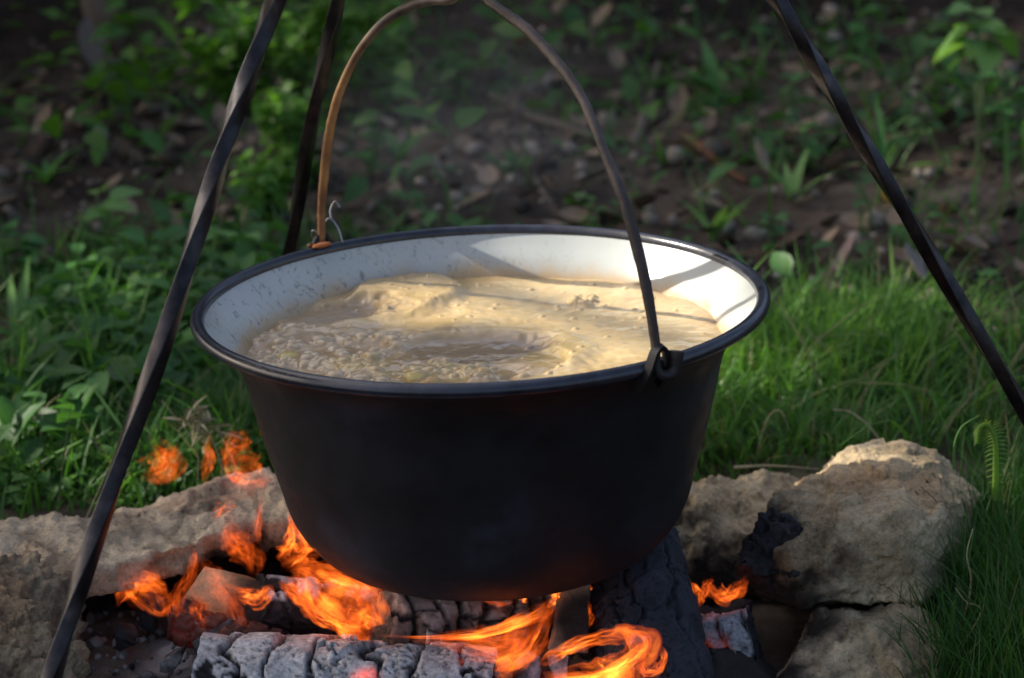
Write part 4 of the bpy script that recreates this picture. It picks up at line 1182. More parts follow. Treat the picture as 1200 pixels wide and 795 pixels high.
def leaf_template(seg=5, fold=0.25, droop=0.3, wmax=0.5, tip=0.8):
    """a leaf along +Y, one unit long, creased along its midrib"""
    V, F = [], []
    for i in range(seg + 1):
        t = i / seg
        w = wmax * math.sin(PI * min(1, t ** tip)) ** 0.85 * 0.5 if 0 < i < seg else 0.008
        z = -droop * t * t
        V += [(-w, t, z + fold * w), (0, t, z), (w, t, z + fold * w)]
    for i in range(seg):
        b = 3 * i
        F += [(b, b + 1, b + 4, b + 3), (b + 1, b + 2, b + 5, b + 4)]
    return np.array(V), np.array(F)
LT_V, LT_F = leaf_template(4, 0.3, 0.25, 0.55)

def cover(n, cx, cy, sx, sy, hmin, hmax, size, g1, g2, rng, clump=None):
    x = rng.normal(cx, sx, n * 2); y = rng.normal(cy, sy, n * 2)
    keep = np.hypot(x / 0.5, (y + 0.02) / 0.34) > 1.0
    keep &= ~((x < -0.08) & (y < 0.23))
    if clump is not None:
        keep &= fbm(np.stack([x, y, 0 * x], 1), 5, 3, 77) > clump
    x, y = x[keep][:n], y[keep][:n]; n = len(x)
    hh = rng.uniform(hmin, hmax, n)
    pos = np.stack([x, y, gz(x, y) + hh], 1)
    V, F = scatter(LT_V, LT_F, pos, rand_rot(n, rng, 0.8), (size * rng.uniform(0.5, 1.3, n))[:, None])
    return V, F, np.repeat(mixc(g1, g2, rng.random(n)), len(LT_V), 0)
r2 = np.random.default_rng(202)
CV0, CV1 = (0.04, 0.115, 0.03), (0.085, 0.22, 0.055)
parts = [cover(1300, -0.55, 0.75, 0.25, 0.25, 0.004, 0.075, 0.045, CV0, CV1, r2, 0.05),
         cover(420, -0.3, 0.95, 0.15, 0.2, 0.004, 0.06, 0.045, CV0, CV1, r2, 0.0),
         cover(640, 0.78, 1.25, 0.28, 0.33, 0.0, 0.045, 0.028, CV0, CV1, r2, 0.1),
         cover(450, 0.6, 2.0, 0.5, 0.4, 0.0, 0.07, 0.05, CV0, CV1, r2, 0.2),
         cover(420, -0.35, 2.3, 0.35, 0.4, 0.0, 0.2, 0.06, (0.04, 0.11, 0.016), (0.09, 0.22, 0.03), r2, 0.0),
         cover(160, -0.95, 2.0, 0.4, 0.4, 0.0, 0.06, 0.05, CV0, CV1, r2, 0.2),
         cover(1500, -0.42, 0.36, 0.22, 0.06, 0.0, 0.03, 0.016, GB, GL, r2)]
V, F, C_ = join(parts)
obj('ground_cover', make_mesh('ground_cover', V, F, M_STUFFLEAF, True, {'col': C_}), kind='stuff', label='low leafy weeds spreading over the shaded soil')

# ------------------------------------------------------------------ litter: dead leaves, pebbles, clods, twigs
r3 = np.random.default_rng(303)
def on_ground(n, x0, x1, y0, y1, rng):
    x = rng.uniform(x0, x1, n); y = rng.uniform(y0, y1, n)
    k = np.hypot(x / 0.55, y / 0.4) > 1.0
    return x[k], y[k]
x, y = on_ground(2300, -1.5, 1.5, 0.5, 4.0, r3); k_ = r3.random(len(x)) > 0.75 * sstep(2.2, 2.9, y); x, y = x[k_], y[k_]; n = len(x)
DV, DF = leaf_template(4, 0.5, -0.35, 0.6)
V, F = scatter(DV, DF, np.stack([x, y, gz(x, y) + r3.uniform(0.004, 0.022, n)], 1), rand_rot(n, r3, 0.6), (0.04 * r3.uniform(0.5, 1.5, n))[:, None])
lc = mixc((0.04, 0.027, 0.018), (0.3, 0.22, 0.15), r3.random(n) ** 2.2)
obj('leaf_litter', make_mesh('leaf_litter', V, F, M_DRY, True, {'col': np.repeat(lc, len(DV), 0)}), kind='stuff', label='brown dead leaves littering the earth behind the cauldron')
x, y = on_ground(5200, -1.4, 1.4, 0.6, 3.8, r3); n = len(x)
dens = (fbm(np.stack([x, y, 0 * x], 1), 4, 3, 78) > -0.25) & (r3.random(n) > 0.85 * sstep(2.1, 2.8, y))
x, y = x[dens], y[dens]; n = len(x)
sz = np.minimum(0.02, 0.003 + r3.exponential(0.004, n))
V, F = scatter(ICO_V, ICO_F, np.stack([x, y, gz(x, y) + 0.006 + sz * 0.3], 1), rand_rot(n, r3), sz[:, None] * r3.uniform(0.6, 1.2, (n, 3)))
pc = mixc((0.04, 0.032, 0.024), (0.33, 0.28, 0.22), r3.random(n) ** 2.6)
obj('gravel', make_mesh('gravel', V, F, M_PEBBLE, True, {'col': np.repeat(pc, len(ICO_V), 0)}), kind='stuff', label='small stones and crumbs of soil on the bare earth')

bm = bmesh.new(); bmesh.ops.create_icosphere(bm, subdivisions=3, radius=1)
PV, PN, PF = bm_arrays(bm); bm.free()
pebble_mesh = []
for k in range(5):
    v = PV * (1 + 0.3 * fbm(PV, 1.1, 3, 600 + k))[:, None] * np.array([1, 0.8, 0.6])
    pc_ = mixc((0.2, 0.17, 0.135), (0.42, 0.37, 0.31), sstep(0.2, 0.8, fbm(PV, 2.5, 3, 610 + k) * 0.5 + 0.5))
    pebble_mesh.append(make_mesh('pebble', v, PF, M_PEBBLE, True, {'col': pc_}))
def on_px(px, py):
    """world point where a pixel of the photograph meets the ground"""
    z = 0.0
    for _ in range(25):
        p = at_z(px, py, z); z = 0.6 * z + 0.4 * float(gz(np.array([p.x]), np.array([p.y]))[0])
    return Vector((p.x, p.y, z))
def pebble(px, py, rpx, label, group=None, k=0):
    p = on_px(px, py); d = (p - CAM).length
    o = obj('pebble', pebble_mesh[k % 5], None, p + Vector((0, 0, 0.007)), label=label, cat='stone', group=group)
    r = rpx * d / FPX
    o.scale = (r, r, r); o.rotation_euler = (random.uniform(-.4, .4), random.uniform(-.4, .4), random.uniform(0, 6))
    return o
pebble(680, 236, 10, 'pale round pebble on bare earth just above the cauldron rim', k=0)
pebble(600, 215, 8, 'small whitish pebble above the middle of the cauldron rim', k=1)
pebble(640, 242, 8, 'tan pebble left of the pale round pebble', k=2)
pebble(555, 180, 11, 'flat light stone lying inside the arch of the handle', k=3)
pebble(640, 40, 9, 'dim tan stone inside the top of the handle arch', k=4)
pebble(973, 15, 9, 'dim pale stone at the top edge right of the tripod leg', k=0)
pebble(975, 48, 11, 'dim brown stone beside the top of the right tripod leg', k=1)
pebble(845, 275, 18, 'dark earthy stone behind the right of the cauldron rim', k=2)
pebble(1000, 285, 11, 'pale tan stone beside the right tripod leg on the bare earth', k=3)
pebble(885, 280, 14, 'buff stone behind the lit part of the cauldron rim', k=4)
for k in range(26):
    px_, py_ = random.uniform(420, 1180), random.uniform(170, 330)
    if py_ > 250 and px_ < 900: py_ = random.uniform(150, 250)
    pebble(px_, py_, random.uniform(4, 8), 'small dull pebble strewn on the bare earth behind the cauldron', 'small pebbles strewn on the earth', k)

def dead_leaf(px, py, size, label, col, seed):
    p = on_px(px, py); d = (p - CAM).length
    V, F = leaf_template(8, 0.5, -0.4, 0.55)
    L_ = size * d / FPX
    V = V * L_ + (fbm(V, 4, 3, seed) * 0.06 * L_)[:, None]
    me = make_mesh('dead_leaf', V, F, M_DRY, True, {'col': np.tile(col, (len(V), 1))})
    o = obj('dead_leaf', me, None, p + Vector((0, 0, 0.02)), label=label, cat='dead leaf')
    o.rotation_euler = (random.uniform(0.3, 0.8), random.uniform(-.3, .3), random.uniform(0, 6))
dead_leaf(607, 66, 34, 'orange tan dead leaf inside the handle arch near the top', (0.42, 0.2, 0.09), 1)
dead_leaf(140, 70, 80, 'big grey brown curled leaf in the dark upper left', (0.17, 0.13, 0.1), 2)
dead_leaf(110, 90, 60, 'dim grey leaf below the big curled leaf at upper left', (0.13, 0.1, 0.08), 3)
dead_leaf(60, 170, 40, 'reddish dead leaf in the dark at upper left', (0.16, 0.05, 0.03), 4)
dead_leaf(1085, 350, 50, 'pale grey dead leaf right of the cauldron beside the tripod leg', (0.24, 0.2, 0.18), 5)
dead_leaf(975, 345, 60, 'mauve grey dead leaf behind the bright grass clump', (0.2, 0.15, 0.14), 6)
dead_leaf(1040, 256, 24, 'yellow dead leaf beside the right tripod leg', (0.4, 0.25, 0.04), 7)
dead_leaf(900, 220, 45, 'light tan dead leaf on the earth above the right of the rim', (0.3, 0.22, 0.16), 8)

def twig(pxs, r0, label, mat, lift=0.01):
    pts = []
    for k, (a, b) in enumerate(pxs):
        p = on_px(a, b); pts.append((p.x, p.y, p.z + lift))
    path = catmull(pts, 40)
    path += 0.004 * np.stack([fbm(path, 20, 2, 70 + k) for k in range(3)], 1)
    o = tube('twig', path - path[0], np.linspace(r0, r0 * 0.5, 40), mat, None, 8)
    o.location = path[0]
    return tag(o, label, 'twig')
twig([(575, 118), (620, 142), (660, 155), (700, 168), (735, 172)], 0.010, 'long grey brown twig lying across the soil inside the handle arch', M_TWIG)
twig([(740, 182), (752, 160), (764, 120), (772, 85)], 0.007, 'dry grey stick leaning right of the handle', M_TWIG, 0.02)
twig([(585, 150), (605, 180), (625, 215), (640, 240)], 0.006, 'thin dark twig crossing the soil below the long twig', M_TWIG)
twig([(798, 165), (820, 178), (845, 202), (875, 220)], 0.007, 'reddish brown twig right of the handle', M_REDTWIG)
twig([(170, 138), (200, 132), (228, 118)], 0.012, 'pale broken stick in the shade left of the front tripod leg', M_TWIG, 0.015)
twig([(430, 255), (450, 240), (470, 232)], 0.005, 'short twig behind the left of the cauldron rim', M_TWIG)

# ------------------------------------------------------------------ weeds: each a plant of stems and leaves
LEAF = {}
for key, args in {'broad': (7, 0.25, 0.35, 0.62, 0.8), 'oval': (7, 0.2, 0.15, 0.7, 0.95), 'narrow': (8, 0.35, 0.55, 0.2, 0.7), 'blade': (10, 0.4, 0.75, 0.1, 0.55)}.items():
    V, F = leaf_template(*args)
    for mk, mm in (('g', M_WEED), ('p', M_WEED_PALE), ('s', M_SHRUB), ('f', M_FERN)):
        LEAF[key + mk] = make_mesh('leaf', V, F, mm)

def leaf_obj(root, base, dirv, length, key, roll=0.0):
    d = Vector(dirv).normalized()
    x = d.cross(Vector((0, 0, 1)))
    if x.length < 1e-3: x = Vector((1, 0, 0))
    x.normalize(); z = x.cross(d)
    Mx = Matrix((x, d, z)).transposed().to_4x4() @ Matrix.Rotation(roll, 4, 'Y')
    Mx.translation = Vector(base)
    o = obj('leaf', LEAF[key], root)
    o.matrix_local = Mx @ Matrix.Scale(length, 4)
    return o

def weed(px, py, hpx, label, group=None, stems=1, leaves=8, lpx=24, key='broadg', spread=0.25, lean=0.0, name='weed', top_only=False, rs=None, el=(0.1, 0.7)):
    rs = rs or random.Random(int(px * 7 + py))
    p = on_px(px, py); d = (p - CAM).length; k = d / FPX
    h = hpx * k / 0.96; L_ = lpx * k
    root = empty(name, p, label=label, cat='plant', group=group)
    for q_ in range(stems):
        az = rs.uniform(0, 2 * PI); sp_ = spread * rs.uniform(0.3, 1.0) if stems > 1 else spread * 0.3
        tipx = lean * h + math.cos(az) * sp_ * h; tipy = math.sin(az) * sp_ * h
        hh = h * rs.uniform(0.8, 1.0)
        pts = catmull([(0, 0, -0.01), (tipx * 0.25, tipy * 0.25, hh * 0.4), (tipx, tipy, hh)], 14)
        tube('stem', pts, np.linspace(0.0022, 0.001, 14) * (k / 0.0008) ** 0.5, M_STEM, root, 6)
        n = max(1, leaves // stems)
        for i in range(n):
            t_ = (0.3 + 0.7 * i / max(1, n - 1)) if not top_only else 0.88 + 0.12 * i / max(1, n - 1)
            b = pts[min(13, int(t_ * 13))]
            a2 = i * 2.4 + az + rs.uniform(-.3, .3)
            e_ = rs.uniform(*el)
            leaf_obj(root, b, (math.cos(a2) * math.cos(e_), math.sin(a2) * math.cos(e_), math.sin(e_)), L_ * rs.uniform(0.7, 1.15), key, rs.uniform(-.4, .4))
    return root

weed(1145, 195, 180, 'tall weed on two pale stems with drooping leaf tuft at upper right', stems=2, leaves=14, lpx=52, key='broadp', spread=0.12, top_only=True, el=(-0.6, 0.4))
weed(1172, 190, 110, 'leafy weed crowding the right edge below the tall drooping weed', stems=3, leaves=21, lpx=30, key='broadg', spread=0.35)
weed(1032, 205, 125, 'single broad upright grass blade right of the tripod leg top', stems=0) if False else None
def blade_plant(px, py, hpx, n, label, key='bladeg', spread=0.35, el=(0.9, 1.45), group=None, az0=None):
    rs = random.Random(int(px * 3 + py))
    p = on_px(px, py); k = (p - CAM).length / FPX
    root = empty('grass_plant', p, label=label, cat='plant', group=group)
    for i in range(n):
        a = rs.uniform(0, 2 * PI) if az0 is None else az0 + rs.uniform(-.3, .3)
        e_ = rs.uniform(*el)
        leaf_obj(root, (0, 0, -0.004), (math.cos(a) * math.cos(e_), math.sin(a) * math.cos(e_), math.sin(e_)), hpx * k * rs.uniform(0.7, 1.1), key, rs.uniform(-.5, .5))
    return root
blade_plant(1034, 205, 135, 2, 'tall single upright grass blade right of the right tripod leg', 'bladeg', el=(1.35, 1.5))
blade_plant(930, 240, 75, 4, 'pair of bright upright blades left of the right tripod leg', 'narrowp', el=(1.0, 1.4))
blade_plant(836, 285, 75, 4, 'bright upright blades just behind the right of the cauldron rim', 'narrowp', el=(1.1, 1.45))
blade_plant(838, 118, 85, 5, 'arching dim grass blades right of the handle near the top', 'narrowg', el=(0.7, 1.3))
blade_plant(60, 420, 110, 7, 'broad arching grass blades at the left edge', 'narrowg', el=(0.4, 1.2))
blade_plant(20, 400, 120, 6, 'long curved grass blades reaching in from the left edge', 'bladep', el=(0.6, 1.1))
blade_plant(55, 215, 60, 7, 'shaded grass tuft in the upper left', 'narrowg', el=(0.6, 1.3))
blade_plant(150, 430, 90, 6, 'mid green grass tuft among the left weeds', 'bladeg')
blade_plant(910, 400, 130, 4, 'grass blades standing right behind the lit end of the rim', 'bladeg', el=(1.2, 1.5))
blade_plant(1010, 400, 80, 6, 'tall blades at the back of the bright grass clump', 'bladep', el=(0.9, 1.4))
blade_plant(1130, 430, 70, 5, 'pale blades beyond the lower part of the right tripod leg', 'bladep', el=(0.5, 1.3))
blade_plant(470, 190, 60, 5, 'dim grass blades inside the left of the handle arch', 'narrowg')
weed(1108, 205, 75, 'weed with one arching leaf near the right tripod leg', stems=2, leaves=8, lpx=42, key='narrowp', spread=0.3, lean=-0.25)
weed(815, 178, 30, 'little weed with two bright round leaves right of the handle', leaves=4, lpx=26, key='ovalp')
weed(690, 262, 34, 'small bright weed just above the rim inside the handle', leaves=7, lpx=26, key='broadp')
weed(728, 262, 28, 'small weed touching the rear of the handle shaft', leaves=6, lpx=26, key='broadg')
weed(480, 250, 24, 'flat small weed on bare earth behind the left rim', leaves=7, lpx=24, key='broadg')
weed(128, 305, 75, 'pale broad leafed weed left of the front tripod leg', stems=2, leaves=13, lpx=40, key='broadp', spread=0.3)
weed(105, 370, 70, 'bushy weed below the pale broad leafed weed', stems=4, leaves=24, lpx=34, key='broadg', spread=0.5)
weed(200, 350, 70, 'leafy weed just left of the front tripod leg', stems=4, leaves=26, lpx=34, key='broadg', spread=0.5)
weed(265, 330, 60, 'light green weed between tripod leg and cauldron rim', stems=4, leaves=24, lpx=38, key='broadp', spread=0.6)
weed(40, 330, 60, 'dark weed low at the left edge', stems=3, leaves=18, lpx=32, key='broadg', spread=0.5)
weed(220, 430, 60, 'leafy weed behind the middle of the front tripod leg', stems=4, leaves=22, lpx=30, key='broadg', spread=0.6)
weed(90, 470, 60, 'low spreading weed at lower left above the slab', stems=4, leaves=24, lpx=28, key='broadg', spread=0.7)
weed(268, 420, 50, 'weed beside the left end of the cauldron rim', stems=3, leaves=18, lpx=28, key='broadg', spread=0.5)
weed(572, 95, 28, 'lone round leaf standing inside the handle arch', leaves=1, lpx=44, key='ovalp', el=(-0.1, 0.1), top_only=True)
weed(520, 120, 60, 'dim leafy weed inside the left of the handle arch', stems=3, leaves=18, lpx=32, key='broadg', spread=0.5)
weed(455, 130, 80, 'dark leafy weed right of the rear tripod leg', stems=4, leaves=26, lpx=34, key='broadg', spread=0.5)
weed(430, 210, 60, 'small dark weed next to the rusty side of the handle', stems=3, leaves=16, lpx=30, key='broadg', spread=0.4)
weed(1158, 360, 40, 'small weed in front of dead leaves at the right edge', stems=2, leaves=10, lpx=30, key='broadg', spread=0.5)
weed(905, 290, 45, 'weed with small leaves behind the right of the rim', stems=3, leaves=14, lpx=26, key='broadg', spread=0.4)
weed(950, 200, 50, 'dim weed left of the right tripod leg middle', stems=2, leaves=10, lpx=26, key='broadg', spread=0.4)
weed(1015, 60, 40, 'dim weed with dark leaves right of the tripod leg at the top', stems=2, leaves=10, lpx=30, key='broadg', spread=0.4)
weed(1075, 300, 45, 'weed growing just right of the right tripod leg', stems=2, leaves=12, lpx=26, key='broadg', spread=0.4)
weed(150, 125, 45, 'dim weed among dark litter at upper left', stems=3, leaves=14, lpx=30, key='broadg', spread=0.5)
rs_ = random.Random(5)
for k in range(22):
    px_, py_ = rs_.choice([(rs_.uniform(740, 1190), rs_.uniform(120, 330)), (rs_.uniform(20, 260), rs_.uniform(250, 480)), (rs_.uniform(760, 1190), rs_.uniform(30, 200))])
    weed(px_, py_, rs_.uniform(20, 42), 'small low weed scattered over the shaded earth', 'small low weeds on the shaded earth', 1, 6, rs_.uniform(16, 26), rs_.choice(['broadg', 'broadg', 'narrowg', 'narrowp']), rs=rs_)

def shrub(px, py, hpx, wpx, n, label, lpx=19):
    rs = np.random.default_rng(int(px + py))
    p = on_px(px, py); k = (p - CAM).length / FPX
    root = empty('shrub', p, label=label, cat='shrub')
    h, w_ = hpx * k, wpx * k
    pos, cols = [], []
    for q_ in range(max(5, n // 60)):
        a = rs.uniform(0, 2 * PI); rr = w_ * rs.uniform(0.1, 0.55)
        hh = h * rs.uniform(0.55, 1.0)
        tip = np.array([math.cos(a) * rr, math.sin(a) * rr, hh])
        pts = catmull([(0, 0, -0.01), tip * np.array([0.4, 0.4, 0.5]), tip], 16)
        tube('stem', pts, np.linspace(0.004, 0.0015, 16), M_STEM, root, 6)
        m = 60
        t_ = rs.uniform(0.12, 1.0, m)
        pp = pts[(t_ * 15).astype(int)] + rs.normal(0, 0.013 + 0.02 * w_, (m, 3)) * np.array([1, 1, .7])
        pos.append(pp)
    pos = np.concatenate(pos); n = len(pos)
    V, F = scatter(LT_V * np.array([1.2, 1, 1]), LT_F, pos, rand_rot(n, rs, 1.0), (lpx * k * rs.uniform(0.6, 1.3, n))[:, None])
    c = mixc((0.07, 0.18, 0.02), (0.15, 0.33, 0.045), rs.random(n))
    f_ = obj('foliage', make_mesh('foliage', V, F, M_STUFFLEAF, True, {'col': np.repeat(c, len(LT_V), 0)}), root)
    f_['kind'] = 'stuff'
    return root
shrub(315, 262, 75, 80, 420, 'small leafed bright shrub at the foot of the rear tripod leg')
shrub(345, 215, 120, 90, 560, 'dense small leafed shrub between the two left tripod legs')
shrub(285, 130, 125, 90, 560, 'small leafed shrub with bright sprig left of the front tripod leg top')
shrub(370, 130, 150, 110, 600, 'taller shrub behind the rear tripod leg at the top')
shrub(440, 100, 110, 90, 420, 'shadowed shrub right of the rear tripod leg at the top')

# single stalks in the foreground
def stalk(pxs, y, r, label, mat, name='grass_stalk', head=None):
    ys = y if isinstance(y, (list, tuple)) else [y] * len(pxs)
    pts = catmull([tuple(at_y(a, b, yy)) for (a, b), yy in zip(pxs, ys)], 44)
    o = empty(name, tuple(pts[0]), label=label, cat='grass')
    tube('stem', pts - pts[0], np.linspace(r, r * 0.35, 44), mat, o, 6)
    if head:
        n = head
        rs = np.random.default_rng(int(pxs[0][0]))
        idx = rs.integers(24, 44, n)
        V, F = scatter(LT_V, LT_F, (pts - pts[0])[idx], rand_rot(n, rs, 1.2), np.stack([np.full(n, 0.006), rs.uniform(0.012, 0.03, n), np.full(n, 0.01)], 1))
        h_ = obj('seed_head', make_mesh('seed_head', V, F, M_STRAW), o); h_['kind'] = 'stuff'
    return o
stalk([(262, 590), (258, 540), (238, 500), (214, 492)], 0.25, 0.0009, 'pale drooping seed stalk between tripod leg and cauldron', M_STRAW, head=26)
stalk([(285, 590), (275, 545), (255, 505), (222, 478)], 0.27, 0.0009, 'feathery pale stalk leaning left beside the cauldron', M_STRAW, head=30)
stalk([(230, 600), (232, 560), (228, 520), (190, 470)], 0.26, 0.0008, 'thin pale stem crossing behind the front tripod leg', M_STRAW)
stalk([(66, 618), (72, 560), (80, 500), (84, 470)], 0.2, 0.0008, 'straight pale green stalk above the slab at left', M_STEM)
stalk([(100, 610), (122, 560), (138, 525), (142, 505)], 0.2, 0.0008, 'slanting pale stalk behind the front tripod leg', M_STRAW)
stalk([(55, 540), (48, 515), (52, 480), (72, 462)], 0.35, 0.0007, 'thin curled stalk at far left over the weeds', M_STRAW)
stalk([(1040, 560), (1030, 515), (1000, 485), (975, 480)], 0.3, 0.0014, 'arching pale blade behind the crest of the boulder', M_STRAW)
stalk([(890, 570), (888, 530), (900, 490), (915, 482), (925, 505)], 0.33, 0.0012, 'bent dry blade in the grass left of the boulder', M_STRAW)
stalk([(880, 575), (905, 530), (930, 465)], 0.33, 0.0011, 'green blade rising left of the boulder crest', M_STEM)
stalk([(860, 548), (905, 546), (960, 550)], 0.27, 0.0016, 'flattened pale blade lying above the pitted stone', M_STRAW)
stalk([(1112, 790), (1135, 745), (1150, 715), (1132, 705), (1120, 690)], -0.06, 0.0009, 'kinked dry stalk at the lower right beside the stone', M_STRAW)
stalk([(1110, 770), (1132, 715), (1138, 680), (1133, 650), (1140, 620)], -0.02, 0.0013, 'tall dry straw against the right side of the boulder', M_STRAW)
stalk([(1120, 790), (1150, 750), (1185, 735)], -0.07, 0.0008, 'fine pale stem leaning right at the lower right edge', M_STRAW)
stalk([(1118, 550), (1119, 520), (1128, 500), (1148, 487)], 0.08, 0.0014, 'bright green sprig standing right of the boulder crest', M_WEED_PALE, head=None)
stalk([(1112, 608), (1095, 585), (1080, 572)], 0.04, 0.0008, 'dark thin stem lying across the right shoulder of the boulder', M_TWIG)
# curled fern frond
fp = catmull([tuple(at_y(a, b, 0.08)) for a, b in ((1166, 588), (1167, 545), (1166, 515), (1158, 499), (1149, 501), (1145, 520))], 60)
fr = empty('fern_frond', tuple(fp[0]), label='curled young fern frond glowing bright green at the right edge', cat='fern')
tube('stem', fp - fp[0], np.linspace(0.0028, 0.0012, 60), M_FERN, fr, 8)
for i in range(6, 60, 2):
    tg = fp[min(59, i + 1)] - fp[i - 1]; tg /= np.linalg.norm(tg)
    for s_ in (-1, 1):
        sd = np.cross(tg, (0, 1, 0)) * s_
        leaf_obj(fr, fp[i] - fp[0], tuple(sd + 0.5 * tg + np.array([0, -0.3, 0])), 0.0085 * math.sin(PI * (0.15 + 0.8 * i / 60)) + 0.002, 'narrowf')

# ------------------------------------------------------------------ trees outside the frame that shade the place
GAPS = []           # (world point, radius): leaves cut from the unseen crowns so sun lands here
def tree(name, loc, h, crown_c, crown_r, nleaf, label, seed, leaf=0.13):
    rs = np.random.default_rng(seed)
    z0 = float(gz(np.array([loc[0]]), np.array([loc[1]]))[0])
    root = empty(name, (loc[0], loc[1], z0), label=label, cat='tree')
    c = np.array(crown_c) - np.array([loc[0], loc[1], z0])
    tr = catmull([(0, 0, -0.2), (0.05, 0.03, h * 0.3), (c[0] * 0.5, c[1] * 0.5, h * 0.65), (c[0], c[1], c[2] + crown_r[2] * 0.5)], 30)
    tube('trunk', tr, np.linspace(0.16, 0.03, 30), M_BARK, root, 12)
    clumps = []
    for k in range(16):
        a = rs.uniform(0, 2 * PI); e_ = rs.uniform(-0.6, 1.0)
        tip = c + np.array([math.cos(a) * math.cos(e_) * crown_r[0], math.sin(a) * math.cos(e_) * crown_r[1], math.sin(e_) * crown_r[2]]) * rs.uniform(0.65, 0.98)
        st_ = tr[int(rs.integers(15, 28))]
        tube('limb', catmull([st_, (st_ + tip) / 2 + np.array([0, 0, 0.15]), tip], 12), np.linspace(0.05, 0.012, 12), M_BARK, root, 6)
        clumps.append(tip)
    u_ = rs.normal(size=(nleaf, 3)); u_ /= np.linalg.norm(u_, axis=1)[:, None]
    pos = c + u_ * (rs.random(nleaf) ** 0.45)[:, None] * np.array(crown_r)
    own = fbm(pos, 1.6, 3, seed)
    pos = pos[own > -0.42]
    wp = pos + np.array([loc[0], loc[1], z0])
    S_ = np.array(SUN)
    keep = np.ones(len(wp), bool)
    for g, r_ in GAPS:
        d = wp - np.array(g)
        perp = d - np.outer(d @ S_, S_)
        keep &= np.linalg.norm(perp, axis=1) > r_ + leaf * 0.45
    pos = pos[keep]; n = len(pos)
    V, F = scatter(LT_V * np.array([1.3, 1, 1]), LT_F, pos, rand_rot(n, rs, 1.2), (leaf * rs.uniform(0.7, 1.3, n))[:, None])
    o = obj('crown', make_mesh('crown', V, F, M_TREE, True), root)
    o['kind'] = 'stuff'
    return root

GAPS += [((0.10, 0.03, 0.25), 0.10), ((0.19, 0.09, 0.26), 0.085), ((0.04, 0.0, 0.25), 0.05),
         (Y(1050, 528, .16), 0.05), (Y(1000, 535, .15), 0.03), (Y(1100, 535, .15), 0.045), (Y(1140, 575, .11), 0.03), (Y(1160, 530, .08), 0.09),
         (Y(900, 440, .62), 0.17), (Y(990, 430, .7), 0.12), (Y(850, 500, .45), 0.06), (Y(150, 590, .33), 0.09), (Y(260, 585, .36), 0.05),
         (Y(388, 200, .17), 0.04), (Y(640, 60, -.05), 0.03)]
for az, rr, ts in ((226.5, 0.5, (0.36, 0.45, 0.535)), (120.75, 0.5, (0.42, 0.53)), ):
    for t_ in ts:
        GAPS.append(((rr * math.cos(math.radians(az)) * t_, rr * math.sin(math.radians(az)) * t_, 0.87 - 0.9 * t_), 0.05))
for px_, py_, bx_, by_, r_ in ((245, 45, 285, 130, .06), (275, 20, 285, 130, .05), (320, 235, 315, 262, .05), (330, 150, 345, 215, .05), (1140, 30, 1145, 195, .07), (1110, 50, 1145, 195, .04),
                               (1160, 140, 1172, 190, .04), (125, 255, 128, 305, .06), (105, 330, 105, 370, .04), (812, 155, 815, 178, .04), (930, 195, 930, 240, .04), (440, 95, 455, 130, .05),
                               (690, 245, 690, 262, .04), (1155, 335, 1158, 360, .04), (40, 360, 60, 420, .05), (570, 72, 572, 95, .03), (1034, 130, 1034, 205, .04), (835, 240, 836, 285, .04)):
    g_ = at_y(px_, py_, on_px(bx_, by_).y); GAPS.append((tuple(g_), r_))
D_ = 4.6
def up_sun(p, d): return tuple(np.array(p) + np.array(SUN) * d)
for k, (yy, dd, sd) in enumerate(((-0.9, 5.2, 1), (0.9, 5.0, 2), (2.7, 5.4, 3), (4.6, 5.6, 4))):
    cc_ = up_sun((0.05, yy, 0.3), dd)
    tree('shade_tree', (cc_[0], cc_[1]), cc_[2], cc_, (1.3, 1.55, 1.75), 8500,
         ['leafy tree outside the left edge nearest the camera', 'leafy tree outside the left edge level with the cauldron', 'leafy tree outside the left edge beyond the fire', 'leafy tree outside the upper left corner'][k], sd)
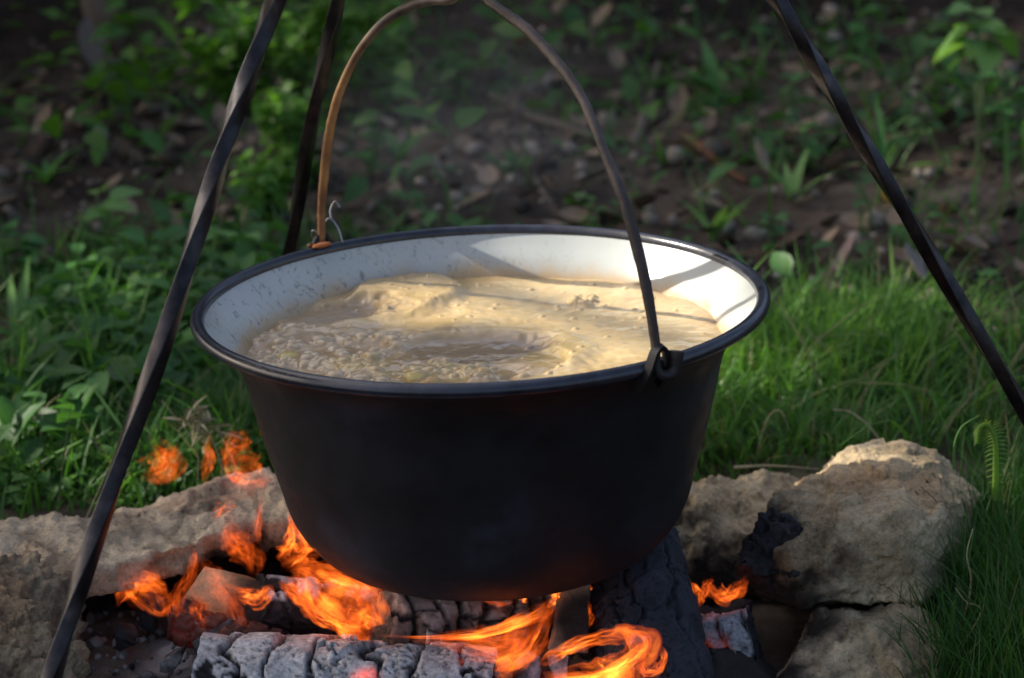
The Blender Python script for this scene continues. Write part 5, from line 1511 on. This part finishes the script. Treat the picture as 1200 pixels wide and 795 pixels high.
for k, (xx, yy) in enumerate(((-2.9, 8.2), (1.2, 9.6))):
    tree('bank_tree', (xx, yy), 4.2, (xx, yy - 0.8, 3.4), (1.9, 1.7, 1.5), 5000,
         ['tree on the bank beyond the upper left', 'tree on the bank beyond the upper right'][k], 20 + k)

for nm, cc_, rr_, lb, sd in (('added_shade_bush', (-1.9, 3.9, 1.75), (1.2, 0.95, 1.0), 'unseen leafy bush added above the frame to darken the upper left', 41),
                             ('added_shade_bush', (-0.3, 5.0, 2.0), (1.0, 0.8, 0.9), 'unseen leafy bush added above the frame to shade the top of the bank', 42)):
    tree(nm, (cc_[0], cc_[1] + 1.4), 2.2, cc_, rr_, 4200, lb, sd, 0.09)  # unseen bushes, added to shade the far ground

# thin steam drifting up behind the back rim
def steam():
    t = NT('steam_vapour'); c = t.coord()
    n = t.noise(c, 9, 4, 0.6, 1.2)
    sep = t.n('ShaderNodeSeparateXYZ'); t.l(c, sep.inputs[0])
    ex = t.math('MULTIPLY', sep.outputs[0], 4.6); ey = t.math('MULTIPLY', sep.outputs[1], 10.0); ez = t.math('MULTIPLY', sep.outputs[2], 7.5)
    r = t.math('SQRT', t.math('ADD', t.math('ADD', t.math('MULTIPLY', ex, ex), t.math('MULTIPLY', ey, ey)), t.math('MULTIPLY', ez, ez)))
    fall = t.ramp(r, [(0.2, 1.0), (0.95, 0.0)])
    d = t.math('MULTIPLY', t.math('MULTIPLY', t.ramp(n, [(0.35, 0.0), (0.7, 1.0)]), fall), 1.1)
    v = t.n('ShaderNodeVolumePrincipled'); v.inputs['Color'].default_value = (0.9, 0.92, 0.95, 1); t.l(d, v.inputs['Density'])
    t.l(v.outputs[0], t.out.inputs['Volume'])
    t.m.cycles.volume_step_rate = 2.0 if hasattr(t.m, 'cycles') and hasattr(t.m.cycles, 'volume_step_rate') else 1
    V, F = PV * np.array([0.22, 0.1, 0.135]), PF
    o = obj('steam', make_mesh('steam', V, F, t.m), None, (0.0, 0.335, 0.36))
    tag(o, 'faint white steam drifting up behind the back of the cauldron rim', kind='stuff')
steam()
